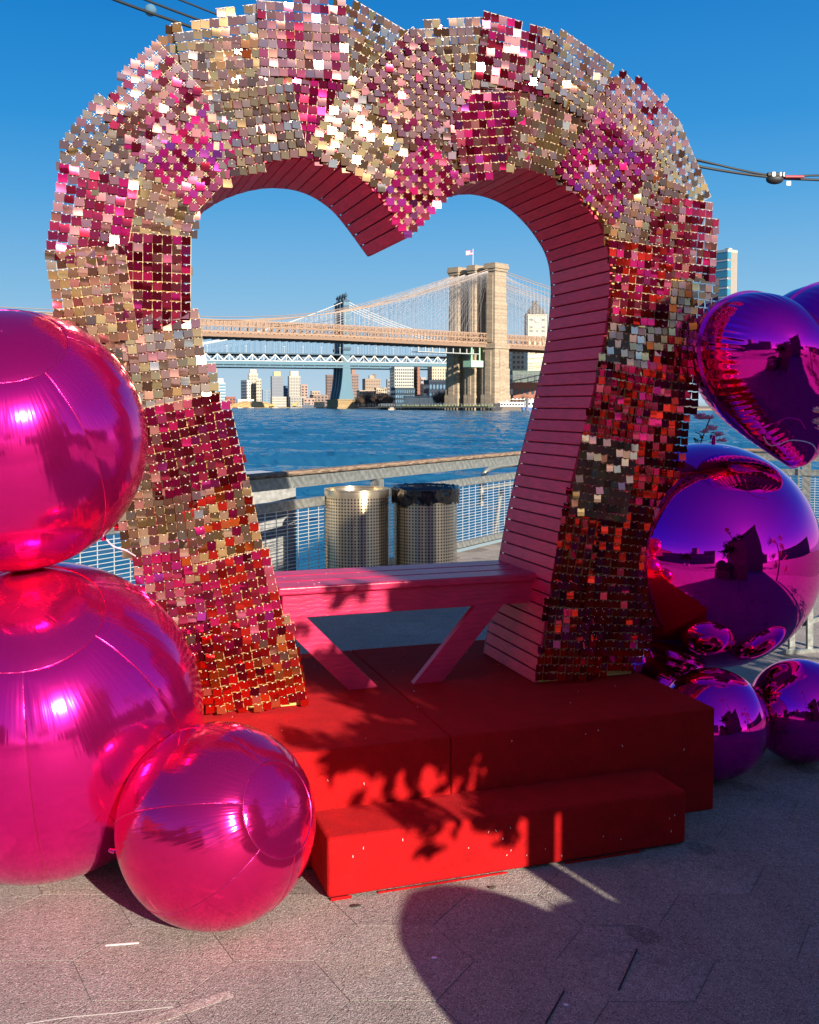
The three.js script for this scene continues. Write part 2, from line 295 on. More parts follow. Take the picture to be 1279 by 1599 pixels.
{
  // carcass between the outer and the inner outline
  for (const a of [archFrameIn, frameOut]) { a[0].y = PH + .002; a[a.length - 1].y = PH + .002; }
  const sh = new THREE.Shape([...frameOut, ...archFrameIn.slice().reverse()]);
  const front = new THREE.ExtrudeGeometry(sh, { depth: .02, bevelEnabled: false }); front.translate(0, 0, -(AV + .05));
  mesh('front_board', front, M.ply, arch);
  const body = new THREE.ExtrudeGeometry(sh, { depth: AD - .06, bevelEnabled: false }); body.translate(0, 0, -(AV + AD - .002));
  mesh('carcass', body, M.darkPaint, arch);
  // planks that line the inside, one by one
  const dense = [];
  const cat = (pts) => new THREE.CatmullRomCurve3(pts.map((p) => V3(p.x, p.y, 0)), false, 'centripetal').getSpacedPoints(1200);
  const tipI = 25, inner = pushOut(inUY, .010);
  for (const [part, flip] of [[inner.slice(0, tipI + 1), false], [inner.slice(tipI), false]]) {
    const pts = cat(part); let len = 0; for (let i = 1; i < pts.length; i++) len += pts[i].distanceTo(pts[i - 1]);
    const n = Math.round(len / .0545), step = 1200 / n;
    for (let k = 0; k < n; k++) {
      const a = pts[Math.round(k * step)], b = pts[Math.min(1200, Math.round((k + 1) * step))], dx = b.x - a.x, dy = b.y - a.y, w = Math.hypot(dx, dy), ang = Math.atan2(dy, dx);
      const d = AD - .018 + rr(-.002, .002);
      const g = rbox(w - .0055, .016, d, 0, 0, 0, .003, 1); const uv = g.attributes.uv, ou = rr(0, 5), ov = rr(0, 5); const p = g.attributes.position;
      for (let i = 0; i < uv.count; i++) uv.setXY(i, p.getZ(i) + ou, p.getX(i) + p.getY(i) + ov);
      const m = mesh('plank', g, [M.plank, M.plank, M.plankB, M.plankC][Math.floor(rnd() * 4)], arch);
      m.position.set((a.x + b.x) / 2, (a.y + b.y) / 2, -(AV + .014 + d / 2)); m.rotation.z = ang;
    }
  }
  // dark cord along the back edge with pale studs
  const cord = cat(inner.slice(0, tipI + 1)).filter((_, i) => i % 25 === 0).map((p) => V3(p.x, p.y, -(AV + AD + .004))), cord2 = cat(inner.slice(tipI)).filter((_, i) => i % 25 === 0).map((p) => V3(p.x, p.y, -(AV + AD + .004)));
  mesh('edge_cord', [tube(cord, .006, 140, 6), tube(cord2, .006, 140, 6)], M.trim, arch);
  const studs = []; for (const c of [cord, cord2]) for (let i = 2; i < c.length; i += 4) studs.push(new THREE.SphereGeometry(.004, 6, 4).translate(c[i].x, c[i].y, c[i].z + .008));
  mesh('cord_stud', studs, M.white, arch, 'stuff');
}
// sequin palettes: linear metal colours
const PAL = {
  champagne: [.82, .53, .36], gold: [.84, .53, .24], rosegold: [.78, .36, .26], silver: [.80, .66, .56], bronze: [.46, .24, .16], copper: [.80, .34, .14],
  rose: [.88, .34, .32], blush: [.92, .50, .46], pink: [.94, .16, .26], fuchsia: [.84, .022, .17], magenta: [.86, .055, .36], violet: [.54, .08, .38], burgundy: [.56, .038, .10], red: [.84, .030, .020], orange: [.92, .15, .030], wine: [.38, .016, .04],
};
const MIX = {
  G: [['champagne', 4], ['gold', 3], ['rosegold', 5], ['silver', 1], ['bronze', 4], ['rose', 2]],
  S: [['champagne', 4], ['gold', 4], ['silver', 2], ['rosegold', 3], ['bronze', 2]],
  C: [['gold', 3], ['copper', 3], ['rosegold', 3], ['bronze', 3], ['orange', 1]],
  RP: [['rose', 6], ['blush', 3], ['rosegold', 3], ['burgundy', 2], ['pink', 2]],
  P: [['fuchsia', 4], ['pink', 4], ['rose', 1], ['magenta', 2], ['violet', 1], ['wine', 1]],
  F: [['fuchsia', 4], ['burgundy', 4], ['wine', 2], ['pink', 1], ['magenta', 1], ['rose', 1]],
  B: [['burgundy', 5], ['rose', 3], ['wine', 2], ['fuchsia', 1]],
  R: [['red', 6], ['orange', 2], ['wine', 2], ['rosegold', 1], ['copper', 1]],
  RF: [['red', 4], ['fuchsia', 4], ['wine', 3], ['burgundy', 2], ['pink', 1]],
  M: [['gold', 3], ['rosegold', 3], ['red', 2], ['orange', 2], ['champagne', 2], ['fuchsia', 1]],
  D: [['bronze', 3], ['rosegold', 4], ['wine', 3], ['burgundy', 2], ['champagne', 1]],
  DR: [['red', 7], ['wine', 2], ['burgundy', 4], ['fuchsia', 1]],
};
function pick(mix) { const l = MIX[mix]; let s = 0; for (const q of l) s += q[1]; let r = rnd() * s; for (const q of l) { r -= q[1]; if (r <= 0) return q[0]; } return l[0][0]; }
// panels: picture position of the middle, turn of the grid in degrees, palette, and how far its face leans (degrees up, degrees to the right)
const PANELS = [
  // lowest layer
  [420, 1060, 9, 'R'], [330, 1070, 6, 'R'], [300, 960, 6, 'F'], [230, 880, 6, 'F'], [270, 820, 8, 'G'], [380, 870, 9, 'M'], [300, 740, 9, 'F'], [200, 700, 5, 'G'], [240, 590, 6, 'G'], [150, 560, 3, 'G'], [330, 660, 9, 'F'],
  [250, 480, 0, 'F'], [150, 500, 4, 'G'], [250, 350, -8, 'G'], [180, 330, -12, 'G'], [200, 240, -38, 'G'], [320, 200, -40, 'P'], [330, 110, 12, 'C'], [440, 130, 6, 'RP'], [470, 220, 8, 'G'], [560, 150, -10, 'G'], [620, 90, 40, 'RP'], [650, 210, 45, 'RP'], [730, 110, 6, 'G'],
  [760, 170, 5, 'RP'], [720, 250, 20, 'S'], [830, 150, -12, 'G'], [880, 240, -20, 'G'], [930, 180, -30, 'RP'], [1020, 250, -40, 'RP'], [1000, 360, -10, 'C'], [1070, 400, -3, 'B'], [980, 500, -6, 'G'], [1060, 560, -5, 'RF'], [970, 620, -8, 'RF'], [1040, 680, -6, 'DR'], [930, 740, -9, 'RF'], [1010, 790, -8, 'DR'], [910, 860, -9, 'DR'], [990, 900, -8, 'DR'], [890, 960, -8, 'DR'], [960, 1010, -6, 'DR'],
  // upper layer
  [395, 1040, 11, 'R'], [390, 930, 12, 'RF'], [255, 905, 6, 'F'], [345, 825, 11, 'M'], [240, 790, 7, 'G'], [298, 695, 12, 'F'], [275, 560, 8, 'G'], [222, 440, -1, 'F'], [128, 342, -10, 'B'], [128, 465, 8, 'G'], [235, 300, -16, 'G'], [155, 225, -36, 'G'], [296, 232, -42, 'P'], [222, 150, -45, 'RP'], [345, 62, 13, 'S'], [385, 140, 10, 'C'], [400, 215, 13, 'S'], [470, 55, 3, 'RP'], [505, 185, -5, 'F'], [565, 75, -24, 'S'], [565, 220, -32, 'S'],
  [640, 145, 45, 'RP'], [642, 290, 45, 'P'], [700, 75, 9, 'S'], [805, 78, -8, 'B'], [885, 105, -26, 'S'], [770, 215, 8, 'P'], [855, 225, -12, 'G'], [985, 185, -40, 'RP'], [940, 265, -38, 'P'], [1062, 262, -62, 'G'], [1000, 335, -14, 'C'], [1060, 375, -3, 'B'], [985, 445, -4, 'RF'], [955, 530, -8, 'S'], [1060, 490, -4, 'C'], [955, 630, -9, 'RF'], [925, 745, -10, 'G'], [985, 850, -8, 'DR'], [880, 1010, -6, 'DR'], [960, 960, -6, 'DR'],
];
{
  const PITCH_T = .0345, TS = .0325, N = 10;
  const latticeMat = std([.80, .58, .26], .4, { transmission: .45, thickness: 0 });
  function tileGeo(bend) {                                                 // a thin square hung from its top edge, slightly bent, notched at the peg
    const xs = [-.5, -.12, .12, .5], ys = [-.5, -.17, .17, .5], pos = [], idx = [];
    for (const side of [0, 1]) for (let j = 0; j < 4; j++) for (let i = 0; i < 4; i++) {
      let x = xs[i] * TS, y = ys[j] * TS; if (j === 3 && (i === 1 || i === 2)) y -= .0030;
      pos.push(x, y - TS * .5, bend * (y / TS) * (y / TS) * TS - side * .0007);
    }
    for (const side of [0, 1]) for (let j = 0; j < 3; j++) for (let i = 0; i < 3; i++) { const a = side * 16 + j * 4 + i, q = side ? [a, a + 4, a + 1, a + 1, a + 4, a + 5] : [a, a + 1, a + 4, a + 1, a + 5, a + 4]; idx.push(...q); }
    const g = new THREE.BufferGeometry(); g.setAttribute('position', new THREE.Float32BufferAttribute(pos, 3)); g.setIndex(idx); g.computeVertexNormals(); return g;
  }
  const geos = [0, .018, -.018, .05, -.04].map(tileGeo);
  const tileMat = new THREE.MeshPhysicalMaterial({ color: col(.82, .78, .75), metalness: .93, roughness: .06, vertexColors: true });
  const singles = {}; for (const k in PAL) singles[k] = new THREE.MeshPhysicalMaterial({ color: col(...PAL[k]).multiply(col(.82, .78, .75)), metalness: .93, roughness: .06 });
  const balls = [[V3(-.597, .307, -3.112), .307], [V3(-1.249, .533, -3.464), .533], [V3(-1.305, 1.484, -3.373), .43]];
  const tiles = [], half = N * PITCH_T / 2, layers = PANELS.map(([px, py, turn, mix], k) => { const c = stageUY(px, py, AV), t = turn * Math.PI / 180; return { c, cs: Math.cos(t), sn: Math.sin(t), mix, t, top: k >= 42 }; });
  layers.forEach((p, k) => {
    const z = p.top ? .030 + (k % 4) * .004 : .010 + (k % 5) * .003, leanX = rr(-.12, .11), leanY = rr(-.12, .14), cells = []; let any = false;
    for (let i = 0; i < N; i++) for (let j = 0; j < N; j++) {
      const gx = (i + .5) * PITCH_T - half, gy = (j + .5) * PITCH_T - half;
      const u = p.c.x + gx * p.cs - gy * p.sn, y = p.c.y + gx * p.sn + gy * p.cs;
      if (y < PH + .02) continue;
      const inside = inPoly(bandPoly, u, y + .010);
      if (!inside && lineD(outUY, u, y) > .006 && lineD(inUY, u, y) > .014) continue;
      if (!inside && inPoly(inUY, u, y) && lineD(inUY, u, y) > .013) continue;
      let hid = false;                                                     // wholly behind a panel that lies on top
      for (let m = layers.length - 1; m > k && !hid; m--) { const q = layers[m]; if (!q.top || p.top) continue; const dx = u - q.c.x, dy = y - q.c.y, lx = dx * q.cs + dy * q.sn, ly = -dx * q.sn + dy * q.cs; hid = Math.abs(lx) < half - .02 && Math.abs(ly) < half - .02; }
      if (hid && rnd() < .75) continue;
      any = true;
      if (p.top) { cells.push(box(PITCH_T, .0013, .0013, gx, gy + PITCH_T / 2, 0), box(.0013, PITCH_T, .0015, gx + PITCH_T / 2, gy, 0)); }
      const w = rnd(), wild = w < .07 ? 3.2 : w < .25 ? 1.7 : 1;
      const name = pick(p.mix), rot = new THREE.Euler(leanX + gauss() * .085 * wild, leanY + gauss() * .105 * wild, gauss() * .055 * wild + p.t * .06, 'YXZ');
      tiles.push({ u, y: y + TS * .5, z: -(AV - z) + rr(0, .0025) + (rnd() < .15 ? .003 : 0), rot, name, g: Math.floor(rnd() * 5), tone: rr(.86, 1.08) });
    }
    if (any && p.top && cells.length) { const m = mesh('panel_grid', cells, latticeMat, arch); m.position.set(p.c.x, p.c.y, -(AV - z + .004)); m.rotation.z = p.t; }
  });
  // the tiles that show largest are objects, the others one part
  for (const t of tiles) {
    const w = L(t.u, t.y, -t.z); const dir = w.clone().sub(ORIGIN), d = dir.length(); dir.normalize();
    t.d = d; for (const [c, R] of balls) { const k = c.clone().sub(ORIGIN), al = k.dot(dir); if (k.clone().addScaledVector(dir, -al).length() < R && al < d) t.d = 99; }
    if (w.y < .5) t.d -= 0;
  }
  tiles.sort((a, b) => a.d - b.d);
  const rest = [], pegs = [], pegGeo = new THREE.OctahedronGeometry(.0026, 0);
  tiles.forEach((t, n) => {
    const mtx = new THREE.Matrix4().compose(V3(t.u, t.y, t.z), new THREE.Quaternion().setFromEuler(t.rot), V3(1, 1, 1));
    pegs.push(pegGeo.clone().translate(t.u, t.y - .0036, t.z + .0022));
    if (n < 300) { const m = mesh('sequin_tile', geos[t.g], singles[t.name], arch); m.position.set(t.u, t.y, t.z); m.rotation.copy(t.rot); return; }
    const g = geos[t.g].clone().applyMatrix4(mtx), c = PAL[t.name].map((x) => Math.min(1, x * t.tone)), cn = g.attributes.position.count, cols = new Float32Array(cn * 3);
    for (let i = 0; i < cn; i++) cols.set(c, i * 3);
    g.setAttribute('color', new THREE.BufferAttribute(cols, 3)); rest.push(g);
  });
  mesh('sequin_tiles', rest, tileMat, arch, 'stuff');
  mesh('sequin_pegs', pegs, std([.85, .8, .72], .25), arch, 'stuff');
  console.log('tiles', tiles.length);
}

// ------------------------------------------------------------------ bench across the arch
{
  const b = thing('bench', 'pink painted plank bench spanning between the legs of the heart arch', 'bench', A0, stageTurn);
  const y = .86, T = .034, u0 = .03, u1 = 1.25;
  for (let k = 0; k < 3; k++) mesh('seat_plank', rbox(u1 - u0 + rr(-.004, .004), T, .134, (u0 + u1) / 2, y - T / 2, -(.93 + .071 + k * .142), .008, 3), M.pink, b);
  mesh('apron', rbox(1.19, .098, .036, .645, y - T - .0495, -(.953 + .018), .004, 2), M.pink, b);
  mesh('apron', rbox(1.19, .098, .036, .645, y - T - .0495, -(1.30 + .018), .004, 2), M.pink, b);
  const brace = (ua, ub, v) => { const sh = new THREE.Shape([new THREE.Vector2(ub, PH + .001), new THREE.Vector2(ub + .128, PH + .001), new THREE.Vector2(ua + .128, .728), new THREE.Vector2(ua, .728)]); const g = new THREE.ExtrudeGeometry(sh, { depth: .036, bevelEnabled: true, bevelSize: .002, bevelThickness: .002, bevelSegments: 1 }); return g.translate(0, 0, -v - .036); };
  for (const v of [.952]) { mesh('brace', brace(.02, .328, v), M.pink, b); mesh('brace', brace(.902, .618, v), M.pink, b); }
  const lint = []; for (let i = 0; i < 26; i++) lint.push(box(rr(.002, .006), .0012, .002).rotateY(rr(0, 3)).translate(rr(.1, 1.15), y + .0005, -rr(.94, 1.34)));
  mesh('lint', lint, M.white, b, 'stuff');
}

// ------------------------------------------------------------------ inflated balls
function foil(c, rough, o = {}) { return new THREE.MeshPhysicalMaterial({ color: col(...c), metalness: 1, roughness: rough, clearcoat: .12, clearcoatRoughness: .03, bumpMap: foilBump, bumpScale: .0012, ...o }); }
const pinkFoil = foil([1.0, .016, .32], .14, { metalness: .93, clearcoat: .06, anisotropy: .3, bumpMap: streakBump, bumpScale: .0007 }), pinkFoilB = foil([1.0, .020, .22], .13, { metalness: .93, clearcoat: .06, anisotropy: .3, bumpMap: streakBump, bumpScale: .0007 }), seamMat = foil([1.0, .05, .33], .25), capFoil = foil([1.0, .018, .26], .12, { metalness: .93, clearcoat: .06 });
const purpleFoil = foil([1.0, .008, .56], .04, { bumpScale: .0006 });
function beachBall(name, label, group, C, R, axis, roll = 0, mat = pinkFoil, squash = 1) {
  const t = thing(name, label, 'beach ball', C, 0, group);
  const q = new THREE.Quaternion().setFromUnitVectors(V3(0, 1, 0), axis.clone().normalize());
  const capA = 27 * Math.PI / 180, N = 6;
  const at = (th, ph) => {                                                 // polar angle from the axis, angle round it; creased at the seams
    const sec = 2 * Math.PI / N, m = Math.abs(((ph % sec) + sec) % sec - sec / 2), ds = (sec / 2 - m) * Math.sin(th), dc = Math.min(Math.abs(th - capA), Math.abs(th - (Math.PI - capA)));
    const inGore = th > capA && th < Math.PI - capA;
    const k = R * (1 - .006 * Math.max(inGore ? Math.exp(-ds / .05) : 0, Math.exp(-dc / .04)));
    const wr = inGore ? .0007 * Math.exp(-ds / .10) * Math.sin(th * 34 + 3 * Math.sin(ph * 5)) : 0;
    const v = V3(Math.sin(th) * Math.cos(ph + roll), Math.cos(th), Math.sin(th) * Math.sin(ph + roll)).multiplyScalar(k * (1 + wr)).applyQuaternion(q);
    v.y *= squash; return v;
  };
  function patch(t0, t1, p0, p1, nt, np) {
    const pos = [], uv = [], idx = [];
    for (let i = 0; i <= nt; i++) for (let j = 0; j <= np; j++) { const a = t0 + (t1 - t0) * i / nt, b = p0 + (p1 - p0) * j / np, v = at(a, b); pos.push(v.x, v.y, v.z); uv.push(b * 1.2, a * 1.2); }
    for (let i = 0; i < nt; i++) for (let j = 0; j < np; j++) { const a = i * (np + 1) + j, b = a + np + 1; idx.push(a, a + 1, b, a + 1, b + 1, b); }
    const g = new THREE.BufferGeometry(); g.setAttribute('position', new THREE.Float32BufferAttribute(pos, 3)); g.setAttribute('uv', new THREE.Float32BufferAttribute(uv, 2)); g.setIndex(idx); g.computeVertexNormals(); return g;
  }
  for (let k = 0; k < N; k++) {
    const a = k * 2 * Math.PI / N, b = a + 2 * Math.PI / N;
    mesh('gore', patch(capA, Math.PI - capA, a, b, 72, 30), mat, t);
    const pts = []; for (let i = 0; i <= 40; i++) pts.push(at(capA + (Math.PI - 2 * capA) * i / 40, a).multiplyScalar(1.0008));
    mesh('seam', tube(pts, .0016, 80, 5), seamMat, t);
  }
  for (const [t0, t1] of [[.0001, capA], [Math.PI - capA, Math.PI - .0001]]) {
    mesh('end_cap', patch(t0, t1, 0, 2 * Math.PI, 20, 72), capFoil, t);
    const e = t0 < 1 ? t1 : t0, pts = []; for (let i = 0; i < 48; i++) pts.push(at(e, i / 48 * 2 * Math.PI).multiplyScalar(1.0008));
    mesh('seam', tube(pts, .0018, 120, 5, true), seamMat, t);
  }
  return { t, at };
}
const dirAE = (az, el) => { az *= Math.PI / 180; el *= Math.PI / 180; return V3(Math.sin(az) * Math.cos(el), Math.sin(el), Math.cos(az) * Math.cos(el)); };
{
  const small = beachBall('beach_ball', 'small glossy pink metallic beach ball on the paving beside the lower red step', 'pink metallic beach balls', V3(-.597, .3068, -3.112), .3068, dirAE(56, 22), .5, pinkFoilB);
  mesh('valve', new THREE.CylinderGeometry(.006, .008, .018, 12).rotateZ(Math.PI / 2 - .3).translate(-.309, -.06, .06), seamMat, small.t);
  beachBall('beach_ball', 'huge glossy pink metallic beach ball standing on the ground under another one', 'pink metallic beach balls', V3(-1.249, .531, -3.464), .5325, dirAE(8, 58), .25);
  const up = beachBall('beach_ball', 'glossy pink metallic beach ball resting on top of the huge one', 'pink metallic beach balls', V3(-1.305, 1.484, -3.373), .43, dirAE(14, 52), .55);
  mesh('valve', new THREE.CylinderGeometry(.007, .010, .03, 10).rotateX(.5).translate(.255, -.33, -.12), seamMat, up.t);
  const a = V3(-1.045, 1.145, -3.50), pts = [a, a.clone().add(V3(.02, -.03, -.02)), a.clone().add(V3(.05, -.05, -.06)), a.clone().add(V3(.07, -.08, -.12))];
  tag(mesh('ribbon', tube(pts, .003, 30, 6), std([.6, .5, .55], .6)), 'short pale tie ribbon between the two stacked pink balls', 'ribbon');
}
function mirrorBall(label, C, R, knot) {
  const t = thing('mirror_ball_balloon', label, 'balloon', C, 0, 'purple mirror ball balloons');
  const g = new THREE.SphereGeometry(R, 96, 64), p = g.attributes.position;
  for (let i = 0; i < p.count; i++) { const v = V3().fromBufferAttribute(p, i), n = noise.noise(v.x * 3 / R + C.x * 9, v.y * 3 / R, v.z * 3 / R); v.multiplyScalar(1 + n * .0035); p.setXYZ(i, v.x, v.y, v.z); }
  g.computeVertexNormals(); mesh('skin', g, purpleFoil, t);
  const k = knot.clone().normalize();
  mesh('neck', rod(k.clone().multiplyScalar(R * .985), k.clone().multiplyScalar(R * 1.07), .014, 10, .008), purpleFoil, t);
}
mirrorBall('large purple mirror ball balloon under the purple heart balloon', V3(1.393, .894, -4.818), .53, V3(.1, 1, -.1));
mirrorBall('small purple mirror ball balloon touching the right front corner of the platform', V3(1.301, .2357, -4.339), .2357, V3(-.6, .2, -.8));
mirrorBall('small purple mirror ball balloon at the right edge, in front of the barrier', V3(1.759, .2295, -4.548), .2295, V3(.5, .2, -.9));
mirrorBall('small purple mirror ball balloon mostly hidden behind the platform corner', V3(1.20, .215, -4.80), .215, V3(-.2, .3, -.9));
{
  // heart balloon of purple foil: two puffed faces joined along a crinkled seam
  const t = thing('heart_balloon', 'big purple foil heart balloon with a crinkled seam on top of the purple balls', 'balloon', V3(0, 0, 0));
  const hs = new THREE.Shape(); hs.moveTo(0, .265); hs.bezierCurveTo(.06, .325, .15, .355, .235, .335); hs.bezierCurveTo(.36, .305, .425, .20, .41, .07); hs.bezierCurveTo(.395, -.12, .25, -.25, .040, -.425); hs.bezierCurveTo(.015, -.445, -.015, -.445, -.035, -.425); hs.bezierCurveTo(-.25, -.25, -.395, -.12, -.41, .07); hs.bezierCurveTo(-.425, .20, -.36, .305, -.235, .335); hs.bezierCurveTo(-.15, .355, -.06, .325, 0, .265);
  const N = 420, K = 44, geos = [];
  const rawO = hs.getSpacedPoints(N).slice(0, N).map((p) => [p.x, p.y]);
  // even spacing round the outline
  const cum = [0]; for (let i = 1; i <= N; i++) { const a = rawO[i - 1], b = rawO[i % N]; cum.push(cum[i - 1] + Math.hypot(a[0] - b[0], a[1] - b[1])); }
  const O = []; for (let i = 0; i < N; i++) { const s = cum[N] * i / N; let j = 0; while (cum[j + 1] < s) j++; const f = (s - cum[j]) / (cum[j + 1] - cum[j]), a = rawO[j], b = rawO[(j + 1) % N]; O.push([a[0] + (b[0] - a[0]) * f, a[1] + (b[1] - a[1]) * f]); }
  const cx = 0, cy = .02;
  for (const side of [1, -1]) {
    const pos = [], uv = [], idx = [];
    for (let k = 0; k <= K; k++) for (let i = 0; i < N; i++) {
      const r = Math.sin(k / K * Math.PI / 2), [ox, oy] = O[i], x = cx + (ox - cx) * r, y = cy + (oy - cy) * r;
      // thickness: follows the distance to the edge, two lobes above
      const edge = Math.sqrt(Math.max(0, 1 - r ** 2.4)), lobe = 1 + .10 * Math.exp(-((Math.abs(x) - .17) ** 2 + (y - .12) ** 2) / .02) - .06 * Math.exp(-(x * x) / .006) * THREE.MathUtils.smoothstep(y, .0, .25);
      const wr = (.5 + .5 * Math.sin(i / N * 2 * Math.PI * 70 + 2 * Math.sin(i * .11))) * (.6 + .4 * noise.noise(i * .07, 3, 1)) * THREE.MathUtils.smoothstep(r, .78, .95) * (1 - THREE.MathUtils.smoothstep(r, .985, 1));
      const z = side * (.245 * Math.pow(edge, .80) * lobe * (.72 + .28 * THREE.MathUtils.smoothstep(y, -.42, -.1)) - .0055 * wr);
      const shrink = 1 - .005 * wr; pos.push(cx + (x - cx) * shrink, cy + (y - cy) * shrink, z); uv.push(x * 2, y * 2);
    }
    for (let k = 0; k < K; k++) for (let i = 0; i < N; i++) { const j = (i + 1) % N, a = k * N + i, b = k * N + j, c = a + N, e = b + N; side > 0 ? idx.push(a, c, b, b, c, e) : idx.push(a, b, c, b, e, c); }
    const g = new THREE.BufferGeometry(); g.setAttribute('position', new THREE.Float32BufferAttribute(pos, 3)); g.setAttribute('uv', new THREE.Float32BufferAttribute(uv, 2)); g.setIndex(idx); g.computeVertexNormals(); geos.push(g);
  }
  const fm = foil([1.0, .008, .56], .06, { bumpScale: .0008 });
  mesh('foil_face', geos[0], fm, t); mesh('foil_face', geos[1], fm, t);
  const rim = new THREE.Shape(O.map(([x, y]) => new THREE.Vector2(x * 1.022, y * 1.022 + .001))); rim.holes.push(new THREE.Path(O.map(([x, y]) => new THREE.Vector2(x * .985, y * .985))));
  const rg = new THREE.ExtrudeGeometry(rim, { depth: .0012, bevelEnabled: false }); mesh('seam_rim', rg.translate(0, 0, -.0006), foil([.55, .10, .70], .2), t);
  mesh('ribbon', tube([V3(-.19, -.25, .05), V3(-.205, -.30, .12), V3(-.17, -.275, .20), V3(-.10, -.30, .22), V3(-.06, -.35, .2)], .0028, 30, 6), std([.7, .5, .7], .4), t);
  const c = atDist(1232, 573, 4.60); t.position.copy(c); t.rotation.set(.06, .30, .12);
  t.scale.set(1.10, 1.03, 1.2);
}

// ------------------------------------------------------------------ bins, railing and the things along the quay
function litterBin(label, C, bag) {
  const t = thing('litter_bin', label, 'litter bin', C, 0, 'perforated steel litter bins');
  const R = .285, y0 = .06, y1 = .80, cols = 62, rows = 27, pos = [], nor = [], uvs = [];
  const put = (a, y) => { pos.push(R * Math.cos(a), y, R * Math.sin(a)); nor.push(Math.cos(a), 0, Math.sin(a)); };
  const da = 2 * Math.PI / cols, dy = (y1 - y0) / rows, hr = .0083;
  for (let i = 0; i < cols; i++) for (let j = 0; j < rows; j++) {
    const a0 = i * da, yy = y0 + j * dy, ca = a0 + da / 2, cy = yy + dy / 2, o = [], h = [];
    for (let k = 0; k < 8; k++) { const q = k * Math.PI / 4, c = Math.cos(q), s = Math.sin(q), m = Math.max(Math.abs(c), Math.abs(s)); o.push([ca + c / m * da / 2, cy + s / m * dy / 2]); h.push([ca + c * hr / R, cy + s * hr]); }
    for (let k = 0; k < 8; k++) { const l = (k + 1) % 8; for (const q of [o[k], h[k], o[l], o[l], h[k], h[l]]) { put(...q); uvs.push(q[0] / 6.283, q[1]); } }
  }
  const g = new THREE.BufferGeometry(); g.setAttribute('position', new THREE.Float32BufferAttribute(pos, 3)); g.setAttribute('normal', new THREE.Float32BufferAttribute(nor, 3)); g.setAttribute('uv', new THREE.Float32BufferAttribute(uvs, 2));
  mesh('perforated_shell', g, M.steel, t);
  const ring = (y, h) => new THREE.LatheGeometry([[R - .006, y], [R + .002, y], [R + .002, y + h], [R - .006, y + h], [R - .006, y]].map(([x, q]) => new THREE.Vector2(x, q)), 72);
  mesh('band', ring(.02, .042), M.steel, t); mesh('band', ring(.80, .055), M.steel, t);
  mesh('rim', new THREE.TorusGeometry(R - .002, .009, 8, 72).rotateX(Math.PI / 2).translate(0, .858, 0), M.steel, t);
  mesh('inner_can', new THREE.CylinderGeometry(R - .03, R - .03, .76, 40, 1, true).translate(0, .42, 0), M.dark, t);
  mesh('base', new THREE.CylinderGeometry(R - .01, R - .01, .02, 40).translate(0, .03, 0), M.dark, t);
  if (bag) {
    const S = 140, H = 22, p2 = [], ix = [];
    for (let j = 0; j <= H; j++) for (let i = 0; i < S; i++) {
      const a = i / S * 2 * Math.PI, f = j / H, hang = .135 + .03 * noise.noise(Math.cos(a) * 2, Math.sin(a) * 2, 3) + .012 * Math.sin(a * 9);
      let r, y;
      if (f < .3) { const q = f / .3; r = R - .035 + q * .03; y = .80 + q * .072; }                         // up the inside
      else if (f < .42) { const q = (f - .3) / .12 * Math.PI; r = R + .005 - Math.cos(q) * .012; y = .872 + Math.sin(q) * .012; }
      else { const q = (f - .42) / .58; r = R + .017 - q * .006; y = .872 - q * hang; }
      const fold = noise.noise(Math.cos(a) * 5.5 + y * 6, Math.sin(a) * 5.5, y * 9) * .016 + noise.noise(Math.cos(a) * 14, Math.sin(a) * 14 + y * 12, 2) * .006;
      r += f > .42 ? Math.abs(fold) + .002 : fold * .5; y += noise.noise(Math.cos(a) * 6, Math.sin(a) * 6, 9) * .010 * (f > .2 && f < .6 ? 1 : 0);
      p2.push(r * Math.cos(a), y, r * Math.sin(a));
    }
    for (let j = 0; j < H; j++) for (let i = 0; i < S; i++) { const a = j * S + i, b = j * S + (i + 1) % S; ix.push(a, a + S, b, b, a + S, b + S); }
    const bg = new THREE.BufferGeometry(); bg.setAttribute('position', new THREE.Float32BufferAttribute(p2, 3)); bg.setIndex(ix); bg.computeVertexNormals();
    mesh('bag_liner', bg, M.blackBag, t);
  }
  return t;
}
{
  const q1 = onLevel(557, 763, .862), q2 = onLevel(664, 760, .872);
  litterBin('perforated steel litter bin without a bag, left of the bagged one', q1.clone().setY(0), false);
  litterBin('perforated steel litter bin lined with a black plastic bag', q2.clone().setY(0), true);
}
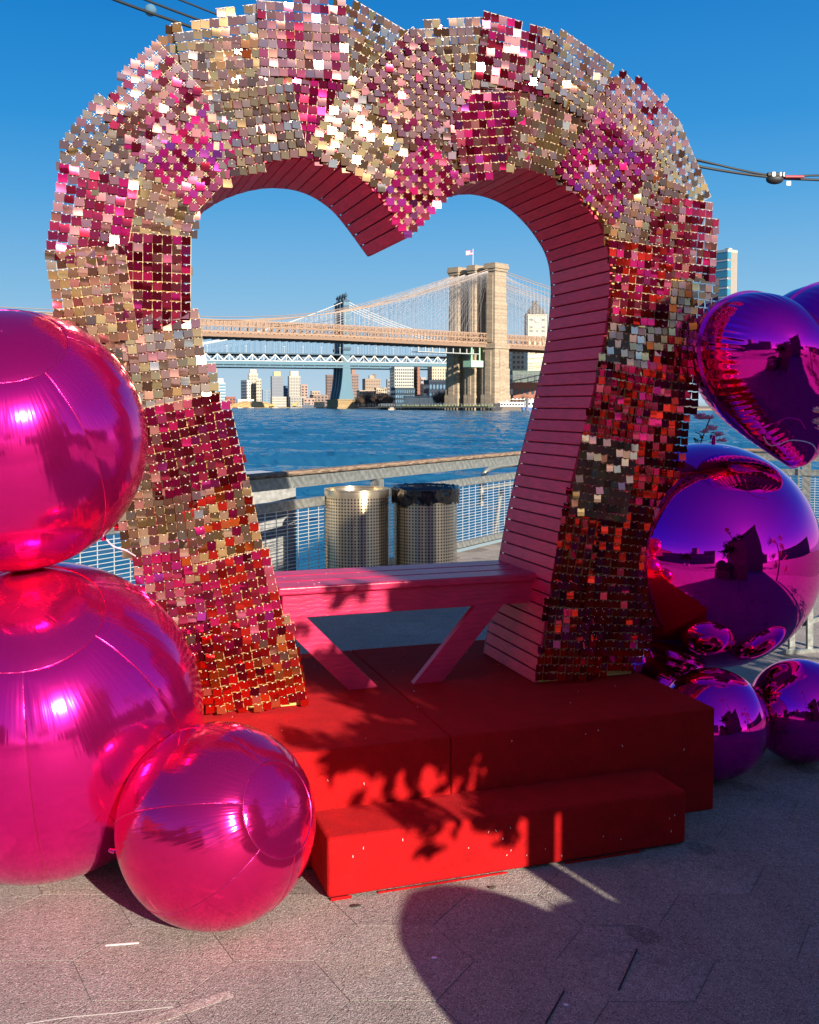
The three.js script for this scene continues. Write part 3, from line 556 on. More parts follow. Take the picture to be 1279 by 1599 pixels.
function railing(label, a, b, posts, postS) {
  const t = thing('railing', label, 'railing');
  const d = b.clone().sub(a), len = d.length(); d.normalize(); const n = V3(d.z, 0, -d.x); if (n.z > 0) n.negate();
  const at = (s, y, off = 0) => a.clone().addScaledVector(d, s).addScaledVector(n, off).setY(y);
  const cap = (s0, s1) => { const g = rbox(s1 - s0, .038, .12, 0, 0, 0, .016, 3); g.applyMatrix4(new THREE.Matrix4().makeBasis(d, V3(0, 1, 0), V3().crossVectors(d, V3(0, 1, 0)))); const m = at((s0 + s1) / 2, 1.03); return g.translate(m.x, m.y, m.z); };
  const cuts = [0, ...postS, len];
  for (let i = 0; i < cuts.length - 1; i++) mesh('wood_cap', cap(cuts[i] + .003, cuts[i + 1] - .003), M.wood, t);
  mesh('top_rail', bar(at(0, .955), at(len, .955), .05, .10), M.galv, t);
  mesh('kick_plate', bar(at(0, .03, .03), at(len, .03, .03), .012, .13), std([.16, .22, .26], .6), t);
  mesh('middle_rail', bar(at(0, .765), at(len, .765), .05, .075), M.galv, t);
  mesh('bottom_rail', bar(at(0, .085), at(len, .085), .05, .06), M.galv, t);
  for (const s of postS) {
    mesh('post', bar(at(s, 0), at(s, .905), .012, .10, d), M.galv, t);
    mesh('post', bar(at(s - .09, 0), at(s - .09, .905), .10, .012, d), M.galv, t);
  }
  const wires = [];
  for (let y = .13; y < .73; y += .031) wires.push(bar(at(0, y, .0), at(len, y, .0), .0035, .0045));
  for (let s = .07; s < len; s += .145) wires.push(bar(at(s, .115, .006), at(s, .73, .006), .005, .005, d));
  mesh('wire_mesh', wires, M.wire, t);
  return t;
}
{
  const sPost = onLevel(620, 724, 1.05).setY(0).sub(RAIL_A).dot(RD);
  railing('galvanised quay railing with a brown wooden cap and wire mesh behind the bins', railAt(-6, 0), railAt(RLEN + 2.0, 0), 0, [6 + sPost - 4.6, 6 + sPost - 2.3, 6 + sPost, 6 + RLEN + 1.6]);
  const e1 = CORNER.clone(), e2 = atDist(1420, 700, 12.2).setY(0), l2 = e1.distanceTo(e2);
  const s2 = l2 * .80;
  railing('galvanised mesh railing section behind the purple balloons at the right', e1, e2, 0, [l2 * .25, l2 * .5, l2 * .715]);
}
{
  // grey steel cabinet wall beyond the railing, at the left of the bins
  const p0 = atDist(330, 800, 9.3), p1 = atDist(461, 800, 9.9), d = p1.clone().sub(p0).setY(0), w = d.length();
  const t = thing('steel_cabinet', 'pale grey steel cabinet standing behind the railing mesh left of the bins', 'cabinet', p0.clone().add(p1).multiplyScalar(.5).setY(0), -Math.atan2(d.z, d.x));
  mesh('panel', rbox(w, 1.08, .03, 0, .38, 0, .004), std([.50, .50, .49], .5, { map: galvMap }), t);
  mesh('side_panel', rbox(.03, 1.08, .6, w / 2 - .016, .38, -.316, .004), std([.47, .47, .46], .5), t);
  mesh('top_panel', rbox(w, .02, .63, 0, .931, -.30, .004), std([.45, .45, .45], .5), t);
}
{
  const t = thing('tube_handrail', 'pale bent steel tube handrail of a gangway beyond the railing at the right', 'handrail');
  const a = atDist(757, 738, 13.2), b = atDist(775, 728.5, 13.4), c = atDist(830, 724, 13.8), e = atDist(900, 720, 14.4);
  mesh('rail', tube([atDist(752, 790, 13.2), atDist(753, 750, 13.2), a, b, c, e], .035, 60, 8), M.galv, t);
  mesh('rail', tube([atDist(752, 764, 13.2), atDist(830, 752, 13.8), e.clone().add(V3(0, -.3, 0))], .02, 20, 8), M.galv, t);
  mesh('post', rod(atDist(783, 765, 13.4), atDist(770, 850, 13.4), .03, 8), M.galv, t);
}
{
  // barrier lying behind the small purple balloon at the right edge
  const t = thing('steel_barrier', 'grey steel barrier frame behind the small purple balls at the right edge', 'barrier');
  const g = (x, y, d) => atDist(x, y, d);
  for (const [x, y0, y1] of [[1264, 930, 1030], [1300, 925, 1030], [1236, 985, 1032]]) mesh('post', bar(g(x, y0, 6.6), g(x, y1, 6.6), .035, .035, V3(0, 0, 1)), M.galv, t);
  mesh('rail', bar(g(1225, 1018, 6.5), g(1330, 1014, 6.7), .03, .03), M.galv, t);
  mesh('rail', bar(g(1225, 982, 6.6), g(1330, 950, 6.75), .03, .03), M.galv, t);
  mesh('base_plate', bar(g(1215, 1036, 6.4), g(1330, 1032, 6.6), .10, .012), M.galv, t);
}
function flower(pos, r, petMat, parent) {
  const pet = []; for (let k = 0; k < 14; k++) { const g = new THREE.SphereGeometry(r * .55, 8, 5).scale(1, .12, .62).translate(r * .52, 0, 0).rotateZ(rr(.1, .9)).rotateY(k * 2.4 + rr(0, .4)).translate(pos.x, pos.y, pos.z); pet.push(g); }
  return mesh('blossom', pet, petMat, parent);
}
{
  const petal = std([.95, .58, .68], .7, { transmission: .5, thickness: 0 }), pale = std([.85, .56, .62], .7, { transmission: .3, thickness: 0 }), stem = std([.12, .11, .06], .8), leafM = std([.04, .09, .03], .7);
  const t = thing('flower_spray', 'pink blossom spray between the arch and the heart balloon', 'flowers');
  const P = (x, y) => atDist(x, y, 5.6);
  for (const [x, y, r] of [[1093, 655, .046], [1107, 655, .035], [1112, 672, .04], [1122, 681, .034], [1100, 676, .03], [1128, 690, .03]]) flower(P(x, y), r, petal, t);
  mesh('stem', [tube([P(1086, 760), P(1092, 700), P(1100, 675), P(1108, 655)], .004, 20, 5), tube([P(1092, 706), P(1110, 690), P(1124, 676)], .003, 12, 5), tube([P(1090, 715), P(1086, 690), P(1083, 684)], .003, 12, 5), tube([P(1086, 760), P(1084, 950), P(1088, 1010)], .006, 12, 5)], stem, t);
  const lv = []; for (let k = 0; k < 12; k++) { const q = P(rr(1086, 1125), rr(668, 700)); lv.push(new THREE.SphereGeometry(.022, 6, 4).scale(1, .08, .5).rotateZ(rr(-1, 1)).rotateY(rr(0, 6)).translate(q.x, q.y, q.z)); }
  mesh('leaf', lv, leafM, t);
  const t2 = thing('flower_spray', 'pale pink blossom in front of the heart balloon at the right edge', 'flowers');
  const Q = (x, y) => atDist(x, y, 3.6);
  for (const [x, y, r] of [[1281, 645, .030], [1278, 662, .024], [1286, 672, .030], [1295, 655, .04], [1300, 690, .04]]) flower(Q(x, y), r, pale, t2);
  mesh('stem', tube([Q(1282, 650), Q(1300, 690), Q(1330, 800), Q(1350, 1180)], .006, 20, 5), stem, t2);
}
// small litter on the paving
{
  const flat = (a, b, w, h) => bar(a.clone().setY(h / 2 + .0004), b.clone().setY(h / 2 + .0004), w, h);
  tag(mesh('stick', flat(onLevel(165, 1477), onLevel(217, 1473), .006, .003), std([.58, .54, .49], .8)), 'short thin white stick on the paving left of the small ball', 'stick');
  tag(mesh('tape_strip', flat(onLevel(205, 1606), onLevel(360, 1552), .038, .0012), std([.66, .60, .56], .9, { map: asphaltMap, bumpMap: asphaltBump, bumpScale: .002 })), 'pale tape strip stuck to the paving in the lower left', 'tape');
  const ch = []; const cp = [[40, 1599], [110, 1588], [180, 1582], [235, 1576], [270, 1572]].map(([x, y]) => onLevel(x, y).setY(.0006)); for (let i = 0; i < 4; i++) ch.push(bar(cp[i], cp[i + 1], .0035, .001));
  tag(mesh('chalk_line', ch, std([.42, .39, .36], .95)), 'faint chalk line running into the tape strip', 'chalk line');
  tag(mesh('dry_leaf', new THREE.SphereGeometry(.02, 10, 6).scale(1, .12, .42).rotateZ(.12).translate(...onLevel(555, 1416).setY(.004).toArray()), std([.03, .022, .015], .9)), 'dark dry leaf on the paving in front of the step corner', 'leaf');
  tag(mesh('leaf_scrap', new THREE.SphereGeometry(.013, 8, 5).scale(1, .3, .7).translate(...onLevel(768, 1387).setY(.004).toArray()), std([.05, .035, .02], .9)), 'small dark leaf scrap on the sunlit strip before the step', 'leaf');
  const peb = (x, y, r, c, l) => tag(mesh('petal', new THREE.IcosahedronGeometry(r, 1).scale(1.4, .4, 1).translate(...onLevel(x, y).setY(r * .4).toArray()), std(c, .8)), l, 'petal');
  peb(678, 1497, .0065, [.85, .6, .75], 'pink petal lying alone in the shaded paving');
  peb(884, 1570, .0050, [.85, .7, .78], 'pale petal lying at the bottom of the shaded paving');
  const tw = (a, b, l) => tag(mesh('twig', bar(onLevel(...a).setY(.002), onLevel(...b).setY(.002), .0035, .003), std([.03, .018, .015], .9)), l, 'twig');
  tw([995, 1483], [966, 1547], 'dark twig on the shaded paving right of the pale petal'); tw([881, 1548], [852, 1599], 'dark twig reaching the bottom edge of the picture');
}

// ------------------------------------------------------------------ bridges over the river
{
  const c = atDist(745, 640, 600).setY(WATER_Y), th = -52 * Math.PI / 180;
  const t = thing('stone_bridge', 'stone towered suspension bridge with two pointed arches and a tan truss deck', 'bridge', c, th);
  const ext = (pts, z0, z1) => new THREE.ExtrudeGeometry(new THREE.Shape(pts.map(([x, y]) => new THREE.Vector2(x, y))), { depth: z1 - z0, bevelEnabled: false }).translate(0, 0, z0);
  const piersLo = [], piersHi = [], rec = [];
  for (const [x, w] of [[-16.4, 10.4], [0, 8], [16.4, 10.4]]) {
    piersLo.push(box(w + 1.6, 9, 16.4, x, 4.5, 0), box(w + .8, 15, 15.4, x, 16.5, 0), box(w, 13, 14.4, x, 30.5, 0), box(w + 1.2, 2.4, 15.6, x, 36.6, 0));
    piersHi.push(box(w - 2.0, 24, 12.4, x, 49.8, 0), box(w - 2.6, 18, 11.6, x, 70.8, 0), box(w - 1.2, 1.4, 13.0, x, 79.9, 0), box(w, 1.3, 14.2, x, 81.3, 0), box(w - .6, 1.6, 13.6, x, 82.8, 0));
    piersLo.push(box(w - 5.5, 33, .8, x, 17.5, 7.9), box(.8, 33, 5, x + Math.sign(x || 1) * (w / 2 + .2), 17.5, 0));
    piersHi.push(box(w - 5.2, 38, .7, x, 58, 6.4));
  }
  const tw = [mesh('lower_pier', piersLo, M.stone, t), mesh('upper_pier', piersHi, M.stone, t)];
  rec.push(box(40, 36, 6, 0, 18, 0));
  tw.push(mesh('lower_wall', rec, M.stone, t));
  const arches = [];
  for (const s of [-1, 1]) {
    const cx = s * 8.1, w = 4.1, pts = [[cx - w - .8, 79.2], [cx - w - .8, 37], [cx - w + .4, 37], [cx - w + .4, 57]];
    for (let i = 1; i <= 8; i++) { const f = i / 8; pts.push([cx - (w - .4) * Math.cos(f * Math.PI / 2) , 57 + 14 * Math.sin(f * Math.PI / 2) * (.75 + .25 * f)]); }
    for (let i = 7; i >= 0; i--) { const f = i / 8; pts.push([cx + (w - .4) * Math.cos(f * Math.PI / 2), 57 + 14 * Math.sin(f * Math.PI / 2) * (.75 + .25 * f)]); }
    pts.push([cx + w - .4, 37], [cx + w + .8, 37], [cx + w + .8, 79.2]);
    arches.push(ext(pts, -3.4, 3.4));
  }
  tw.push(mesh('arched_wall', arches, M.stone, t));
  tw.push(mesh('cornice', [box(40.6, 1.2, 8.4, 0, 80.1, 0), box(41, 1.0, 9.4, 0, 81.2, 0)], M.stone, t));
  for (const m of tw) { m.rotation.y = 9 * Math.PI / 180; m.scale.set(.84, 1, .9); }
  // deck of trusses
  const tan = std([.30, .19, .125], .8), tanB = std([.22, .14, .095], .85), cable = std([.32, .23, .17], .7), thin = std([.40, .38, .38], .7);
  const deckY = (z) => 36.2 - .013 * Math.max(0, z - 110) + .004 * Math.min(0, z), deck = [], under = [], Zs = [-190, 400];
  for (let z = Zs[0]; z < Zs[1]; z += 4.4) {
    const y = deckY(z), y2 = deckY(z + 4.4);
    for (const x of [-12.5, -4.2, 4.2, 12.5]) {
      const A = (dz, dy) => V3(x, (dz ? y2 : y) + dy, z + dz);
      const near = x > 12;
      deck.push(bar(A(0, 2.2), A(4.4, 2.2), .5, .7), bar(A(0, 7.6), A(4.4, 7.6), .45, .55), bar(A(0, 2.2), A(0, 7.6), .4, .4, V3(0, 0, 1)));
      if (near) deck.push(bar(A(0, 5.0), A(4.4, 5.0), .4, .5), bar(A(0, 2.2), A(4.4, 5), .22, .22), bar(A(0, 5), A(4.4, 2.2), .22, .22), bar(A(0, 5), A(2.2, 7.6), .22, .22), bar(A(2.2, 7.6), A(4.4, 5), .22, .22), bar(A(2.2, 2.2), A(2.2, 7.6), .3, .3, V3(0, 0, 1)));
    }
    under.push(box(26.5, .5, 4.42, 0, y + 1.2, z + 2.2), box(25.5, 1.3, .5, 0, y + .4, z + 2.2), box(.5, 1.5, 4.42, 12.9, y + .5, z + 2.2));
  }
  mesh('stiffening_truss', deck, tan, t); mesh('road_deck', under, tanB, t);
  const cableY = (z) => z >= 0 ? Math.max(deckY(z) + 5, 43 + 37.5 * (Math.max(0, 188 - z) / 188) ** 2 - .01 * Math.max(0, z - 150)) : 80.5 + .19 * z + .00028 * z * z;
  const cb = [], susp = [], stays = [];
  for (const x of [-13, -4.3, 4.3, 13]) {
    for (const [z0, z1] of [[-190, 0], [0, 330]]) { const pts = []; for (let z = z0; z <= z1; z += 10) pts.push(V3(x, cableY(z), z)); cb.push(tube(pts, .20, 60, 6)); if (Math.abs(x) > 10) cb.push(tube(pts.map((p) => p.clone().add(V3(.5, 1.3, 0))), .12, 60, 4), tube(pts.map((p) => p.clone().add(V3(-.5, 1.3, 0))), .12, 60, 4)); }
    for (let z = -186; z < 330; z += 3) if (cableY(z) > deckY(z) + 8.5 && Math.abs(z) > 7) susp.push(rod(V3(x, deckY(z) + 7, z), V3(x, cableY(z), z), .055, 3));
    for (let k = 3; k < 30; k++) for (const s of [-1, 1]) stays.push(rod(V3(x, 79.5, s * 3), V3(x, deckY(s * k * 4.4) + 7, s * k * 4.4), .05, 3));
  }
  mesh('main_cable', cb, cable, t); mesh('suspender', susp, thin, t); mesh('stay', stays, thin, t);
  // white scaffold platform slung under the deck
  const sc = []; for (let k = 0; k < 9; k++) sc.push(box(.5, 3, .5, 10, 33.4, 12 + k * 5), box(6, .4, 5, 10, 32, 12 + k * 5));
  mesh('work_platform', sc, std([.36, .37, .36], .8), t);
  mesh('work_lift', [box(7, 3.6, 9, 10, 26.4, 12), box(.6, 9, .6, 12, 32, 9), box(.6, 9, .6, 12, 32, 15), box(.6, 9, .6, 8, 32, 12)], std([.38, .62, .42], .7), t);
  // flag on the tower
  const top = V3(-4, 83.6, 0).applyAxisAngle(V3(0, 1, 0), th).add(c), f = thing('flag', 'striped flag flying from a pole on top of the stone tower', 'flag', top, .1);
  mesh('flagpole', rod(V3(0, 0, 0), V3(0, 10.5, 0), .11, 8), M.white, f);
  const cloth = [[], [], []], W2 = 4.2, H2 = 2.6, S = 7;
  for (let k = 0; k < S; k++) for (let i = 0; i < 8; i++) {
    const x0 = -W2 * i / 8, x1 = -W2 * (i + 1) / 8, y = 9.9 - H2 * (k + .5) / S, z = .25 * Math.sin(i * .9), z1 = .25 * Math.sin((i + 1) * .9), g = bar(V3(x0, y - i * .08, z), V3(x1, y - (i + 1) * .08, z1), .06, H2 / S);
    (k < 4 && i < 3 ? cloth[2] : cloth[k % 2]).push(g);
  }
  mesh('red_stripes', cloth[0], std([.55, .10, .10], .8), f); mesh('white_stripes', cloth[1], std([.75, .72, .70], .8), f); mesh('blue_canton', cloth[2], std([.10, .12, .30], .8), f);
}
{
  const c = atDist(534, 640, 900).setY(WATER_Y), th = -73 * Math.PI / 180;
  const t = thing('steel_bridge', 'blue green steel suspension bridge farther up the river with white lattice trusses', 'bridge', c, th);
  const steel = std([.065, .15, .20], .65), steelD = std([.035, .075, .11], .7), white = std([.54, .53, .49], .7), thin = std([.42, .48, .52], .7), stone = std([.47, .35, .20], .9, { map: stoneMap });
  const prof = [[2.5, 92], [2.7, 60], [3.1, 38], [3.7, 28], [4.9, 18], [6.8, 8]], legs = [], lights = [];
  for (const x of [-16, -5.6, 5.6, 16]) {
    const sh = new THREE.Shape([...prof.map(([w, y]) => new THREE.Vector2(w, y)), ...prof.slice().reverse().map(([w, y]) => new THREE.Vector2(-w, y))]);
    const g = new THREE.ExtrudeGeometry(sh, { depth: 4.6, bevelEnabled: false }); g.translate(0, 0, -2.3); g.rotateY(Math.PI / 2); g.translate(x, 0, 0);
    mesh('tower_leg', g, steel, t);
    mesh('finial', [new THREE.SphereGeometry(1.5, 12, 8).translate(x, 97.2, 0), rod(V3(x, 92, 0), V3(x, 96, 0), 1.3, 8, .6), box(5.6, 1.2, 5.4, x, 92.4, 0), rod(V3(x, 98, 0), V3(x, 100, 0), .25, 6)], steelD, t);
  }
  const br = []; for (let y = 42; y < 92; y += 8.2) for (const x of [-10.8, 0, 10.8]) br.push(bar(V3(x - 3.2, y, 0), V3(x + 3.2, y + 8, 0), .7, .7), bar(V3(x + 3.2, y, 0), V3(x - 3.2, y + 8, 0), .7, .7), box(6.6, .9, 1.6, x, y, 0));
  for (let y = 10; y < 34; y += 8) for (const x of [-10.8, 0, 10.8]) br.push(bar(V3(x - 3.2, y, 0), V3(x + 3.2, y + 8, 0), .7, .7), bar(V3(x + 3.2, y, 0), V3(x - 3.2, y + 8, 0), .7, .7));
  br.push(box(39, 2.2, 7, 0, 51.5, 0), box(37, 3, 4.6, 0, 87, 0), box(36, 2, 4.4, 0, 91, 0));
  mesh('tower_bracing', br, steelD, t);
  mesh('tower_base', [box(44, 8.6, 17, 0, 3.6, 0), box(46, 2, 19, 0, .4, 0), box(45, 1, 18, 0, 7.6, 0)], stone, t);
  const tr = [], top = [], gird = [], Z = 460;
  for (let z = -260; z < Z; z += 9.6) for (const x of [-18, 18]) {
    const A = (dz, y) => V3(x, y, z + dz);
    tr.push(bar(A(0, 40.4), A(4.8, 45.6), .9, .75), bar(A(4.8, 45.6), A(9.6, 40.4), .9, .75), bar(A(4.8, 40.4), A(4.8, 45.6), .35, .35, V3(0, 0, 1)), bar(A(0, 40.2), A(9.6, 40.2), .6, .5));
    top.push(bar(A(0, 46.2), A(9.6, 46.2), .9, 1.0));
    gird.push(bar(A(0, 38.4), A(9.6, 38.4), .8, 2.6), bar(A(0, 35.6), A(9.6, 35.6), 1.2, 1.1), bar(A(0, 35.6), A(0, 39), .7, .5, V3(0, 0, 1)));
  }
  mesh('lattice_truss', tr, white, t); mesh('top_chord', top, steelD, t); mesh('girder', gird, steel, t);
  mesh('road_deck', [box(36, .8, 720, 0, 46.4, 100), box(35, 1.4, 720, 0, 37.2, 100)], steelD, t);
  for (let z = -250; z < 450; z += 16) lights.push(rod(V3(18.6, 46.6, z), V3(18.6, 52.4, z), .16, 4), box(.3, .2, 1.6, 18.6, 52.4, z));
  mesh('lamp_posts', lights, white, t, 'stuff');
  const cy = (z) => 47.5 + 45 * ((200 - Math.min(Math.abs(z), 395)) / 200) ** 2, cb = [], su = [];
  for (const x of [-16, -5.6, 5.6, 16]) for (const [z0, z1] of [[-255, 0], [0, 390]]) { const p = []; for (let z = z0; z <= z1; z += 10) p.push(V3(x, cy(z), z)); if (p[p.length - 1].z < z1) p.push(V3(x, cy(z1), z1)); cb.push(tube(p, .30, 60, 6)); for (let z = z0; z < z1; z += 5) if (cy(z) > 48.5 && Math.abs(z) > 4) su.push(rod(V3(x, 46, z), V3(x, cy(z), z), .10, 3)); }
  mesh('main_cable', cb, white, t); mesh('suspender', su, thin, t);
}

// ------------------------------------------------------------------ far buildings
const winDark = std([.035, .05, .07], .15), winBlue = std([.10, .20, .30], .12), winMid = std([.16, .17, .18], .2);
// a block whose right and left edges stand at the given picture columns and whose roof stands at the given row
function building(name, label, px0, px1, top, d, o = {}) {
  const foot = o.foot ?? 640, c = atDist((px0 + px1) / 2, foot, d), turn = (o.turn ?? 14) * Math.PI / 180, full = (px1 - px0) / F * d, dep = o.dep ?? full * .8;
  const w = Math.max(full * .35, (full - dep * Math.abs(Math.sin(turn))) / Math.cos(turn)), y0 = o.y0 ?? WATER_Y, topY = EYE + (633 - top) / F * d, h = topY - y0;
  const t = thing(name, label, o.cat ?? 'building', V3(c.x, y0, c.z - dep / 2), turn, o.group);
  const wallM = std(o.color.map((x) => x * .8), .85);
  mesh('wall', box(w, h, dep, 0, h / 2, 0), wallM, t);
  const cols = o.cols ?? Math.max(2, Math.round(w / 4)), rows = o.rows ?? Math.max(2, Math.round(h / 3.6)), ww = o.ww ?? .5, wh = o.wh ?? .5, y1 = o.win0 ?? 0, wins = [], side = [];
  for (let j = 0; j < rows; j++) {
    const y = h * (y1 + (1 - y1) * (j + .55) / (rows + .3)), hh = h * (1 - y1) / rows * wh;
    if (o.bands) { wins.push(box(w * .96, hh, .3, 0, y, dep / 2)); side.push(box(.3, hh, dep * .94, -w / 2, y, 0), box(.3, hh, dep * .94, w / 2, y, 0)); continue; }
    for (let i = 0; i < cols; i++) wins.push(box(w / cols * ww, hh, .24, w * ((i + .5) / cols - .5), y, dep / 2));
    const sc = Math.max(1, Math.round(cols * dep / w)); for (let i = 0; i < sc; i++) side.push(box(.24, hh, dep / sc * ww, -w / 2, y, dep * ((i + .5) / sc - .5)), box(.24, hh, dep / sc * ww, w / 2, y, dep * ((i + .5) / sc - .5)));
  }
  mesh('windows', [...wins, ...side], o.win ?? winDark, t, wins.length > 8 ? 'stuff' : undefined);
  mesh('roof', [box(w * 1.01, h * .012 + .3, dep * 1.01, 0, h + .1, 0)], std(o.roof ?? o.color.map((x) => x * .8), .9), t);
  if (o.crown) { const [f, ch, cc] = o.crown; mesh('rooftop_block', box(w * f, ch, dep * f, 0, h + ch / 2, 0), std(cc ?? o.color, .85), t); }
  if (o.tank) mesh('water_tank', [new THREE.CylinderGeometry(1.6, 1.6, 3, 10).translate(w * .2, h + 3.2, 0), new THREE.ConeGeometry(1.8, 1.2, 10).translate(w * .2, h + 5.3, 0), box(.3, 2, .3, w * .2 - 1, h + 1, 0), box(.3, 2, .3, w * .2 + 1, h + 1, 0)], std([.2, .14, .1], .9), t);
  return t;
}
const LD = 1150;
building('apartment_tower', 'pale greenish glass tower at the far left of the skyline, next to the sequins', 334, 352, 598, LD, { color: [.42, .48, .46], win: winBlue, bands: true, crown: [.6, 5, [.5, .55, .55]] });
building('brick_building', 'low red brick building left of the white blocks on the far shore', 350, 368, 620, LD, { color: [.30, .10, .07] });
building('white_building', 'white tower with a dark side wall left of the tall cream tower', 374, 390, 594, LD, { color: [.62, .60, .56], turn: 34, dep: 16 });
building('cream_tower', 'tall cream stepped tower with rows of small windows, tallest at the left', 386, 403, 584, LD + 20, { color: [.58, .50, .38], crown: [.7, 5, [.58, .42, .32]], cols: 6, ww: .4 });
building('cream_tower', 'lower wing joined to the right of the tall cream tower', 399, 408, 592, LD + 5, { color: [.56, .48, .36], cols: 3 });
building('white_building', 'low bright white hall in front of the cream tower', 366, 396, 624, LD - 40, { color: [.70, .66, .58], rows: 2, cols: 5, ww: .2, wh: .3 });
building('office_block', 'blue grey block half hidden between the cream and the slate towers', 408, 423, 609, LD + 120, { color: [.22, .27, .32], win: winBlue });
building('slate_tower', 'slate grey tower with a tan crown, second tall tower from the left', 421, 442, 588, LD, { color: [.21, .23, .27], cols: 9, ww: .45, win: winMid, crown: [.62, 5.5, [.55, .36, .18]] });
building('low_block', 'low cream slab at the foot of the slate tower', 420, 447, 620, LD - 30, { color: [.48, .44, .36], rows: 4, cols: 12, ww: .35 });
building('blue_tower', 'narrow dark blue tower between the slate and the striped towers', 442, 450, 603, LD + 40, { color: [.045, .10, .17], win: winBlue });
building('striped_tower', 'tower with pale and dark stripes and a cream crown, third tall tower from the left', 448, 469, 588, LD, { color: [.46, .42, .35], cols: 7, ww: .5, win: winMid, wh: .75, crown: [.68, 6, [.62, .52, .36]] });
building('low_block', 'low grey slab at the foot of the striped tower', 448, 478, 620, LD - 30, { color: [.36, .34, .30], rows: 4, cols: 10, ww: .35 });
building('brick_tower', 'pinkish brick tower right of the striped tower', 468, 481, 601, LD + 60, { color: [.42, .27, .20] });
building('brick_building', 'long low brown brick block left of the steel bridge tower', 480, 512, 617, LD + 30, { color: [.27, .19, .15], dep: 30 });
building('brick_building', 'pinkish low block under the brown one near the shore', 470, 492, 622, LD - 30, { color: [.40, .28, .22], rows: 3 });
building('brick_building', 'tan stepped rooftops behind the low brown block', 484, 500, 611, LD + 300, { color: [.42, .30, .21] });
building('brick_tower', 'dark brown tower left of the steel bridge tower', 508, 520, 586, LD + 50, { color: [.19, .125, .10], cols: 4 });
building('brick_tower', 'brown tower just right of the steel bridge tower', 543, 560, 585, LD + 50, { color: [.26, .17, .14], crown: [.45, 7, [.24, .15, .12]], cols: 5 });
building('brick_building', 'wide tan block with rooftop chimneys right of the steel bridge', 565, 594, 592, LD - 50, { color: [.34, .25, .18], crown: [.3, 4], tank: true, cols: 9, ww: .3 });
building('cream_building', 'cream blocks behind the bare trees right of the steel bridge', 556, 586, 610, 1000, { color: [.52, .42, .31], cols: 9, rows: 5 });
building('cream_building', 'taller cream block behind the bare trees left of the grid facade', 584, 604, 606, 1010, { color: [.54, .44, .32], cols: 5, rows: 6 });
building('grey_tower', 'grey tower partly hidden behind the grid facade building', 603, 614, 593, 1040, { color: [.30, .27, .26] });
building('grid_building', 'white grid facade building with dark windows and a brick flank below the bridge deck', 608, 646, 574, 800, { color: [.58, .56, .48], turn: 10, cols: 10, rows: 13, ww: .62, wh: .56, dep: 24 });
building('brick_building', 'narrow brick red flank standing right of the grid facade', 645, 656, 574, 798, { color: [.33, .15, .09], turn: 10, cols: 2, ww: .12, rows: 12, dep: 20 });
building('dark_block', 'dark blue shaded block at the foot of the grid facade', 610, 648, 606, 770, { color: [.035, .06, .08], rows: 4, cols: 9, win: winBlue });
building('cream_building', 'cream building between the brick flank and the stone tower', 668, 702, 574, 790, { color: [.55, .46, .33], cols: 7, rows: 13, ww: .4, wh: .45 });
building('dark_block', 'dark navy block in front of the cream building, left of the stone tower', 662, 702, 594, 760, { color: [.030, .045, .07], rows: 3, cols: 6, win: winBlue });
building('grey_tower', 'far grey tower between the brick flank and the navy block', 655, 665, 590, 1000, { color: [.38, .33, .31] });
building('factory_building', 'big cream factory building with square windows right of the stone tower', 792, 880, 545, 760, { color: [.60, .54, .42], turn: 6, cols: 12, rows: 12, ww: .62, wh: .55, win: std([.16, .17, .15], .25), dep: 30 });
building('brick_warehouse', 'low red brick warehouse on the bank right of the stone tower', 797, 880, 598, 690, { color: [.33, .14, .09], turn: 4, cols: 9, rows: 2, ww: .5, wh: .4, dep: 26 });
building('glass_house', 'grey green glazed roof level above the brick warehouse', 797, 880, 580, 716, { color: [.20, .25, .22], turn: 4, cols: 14, rows: 5, win: winMid, dep: 20 });
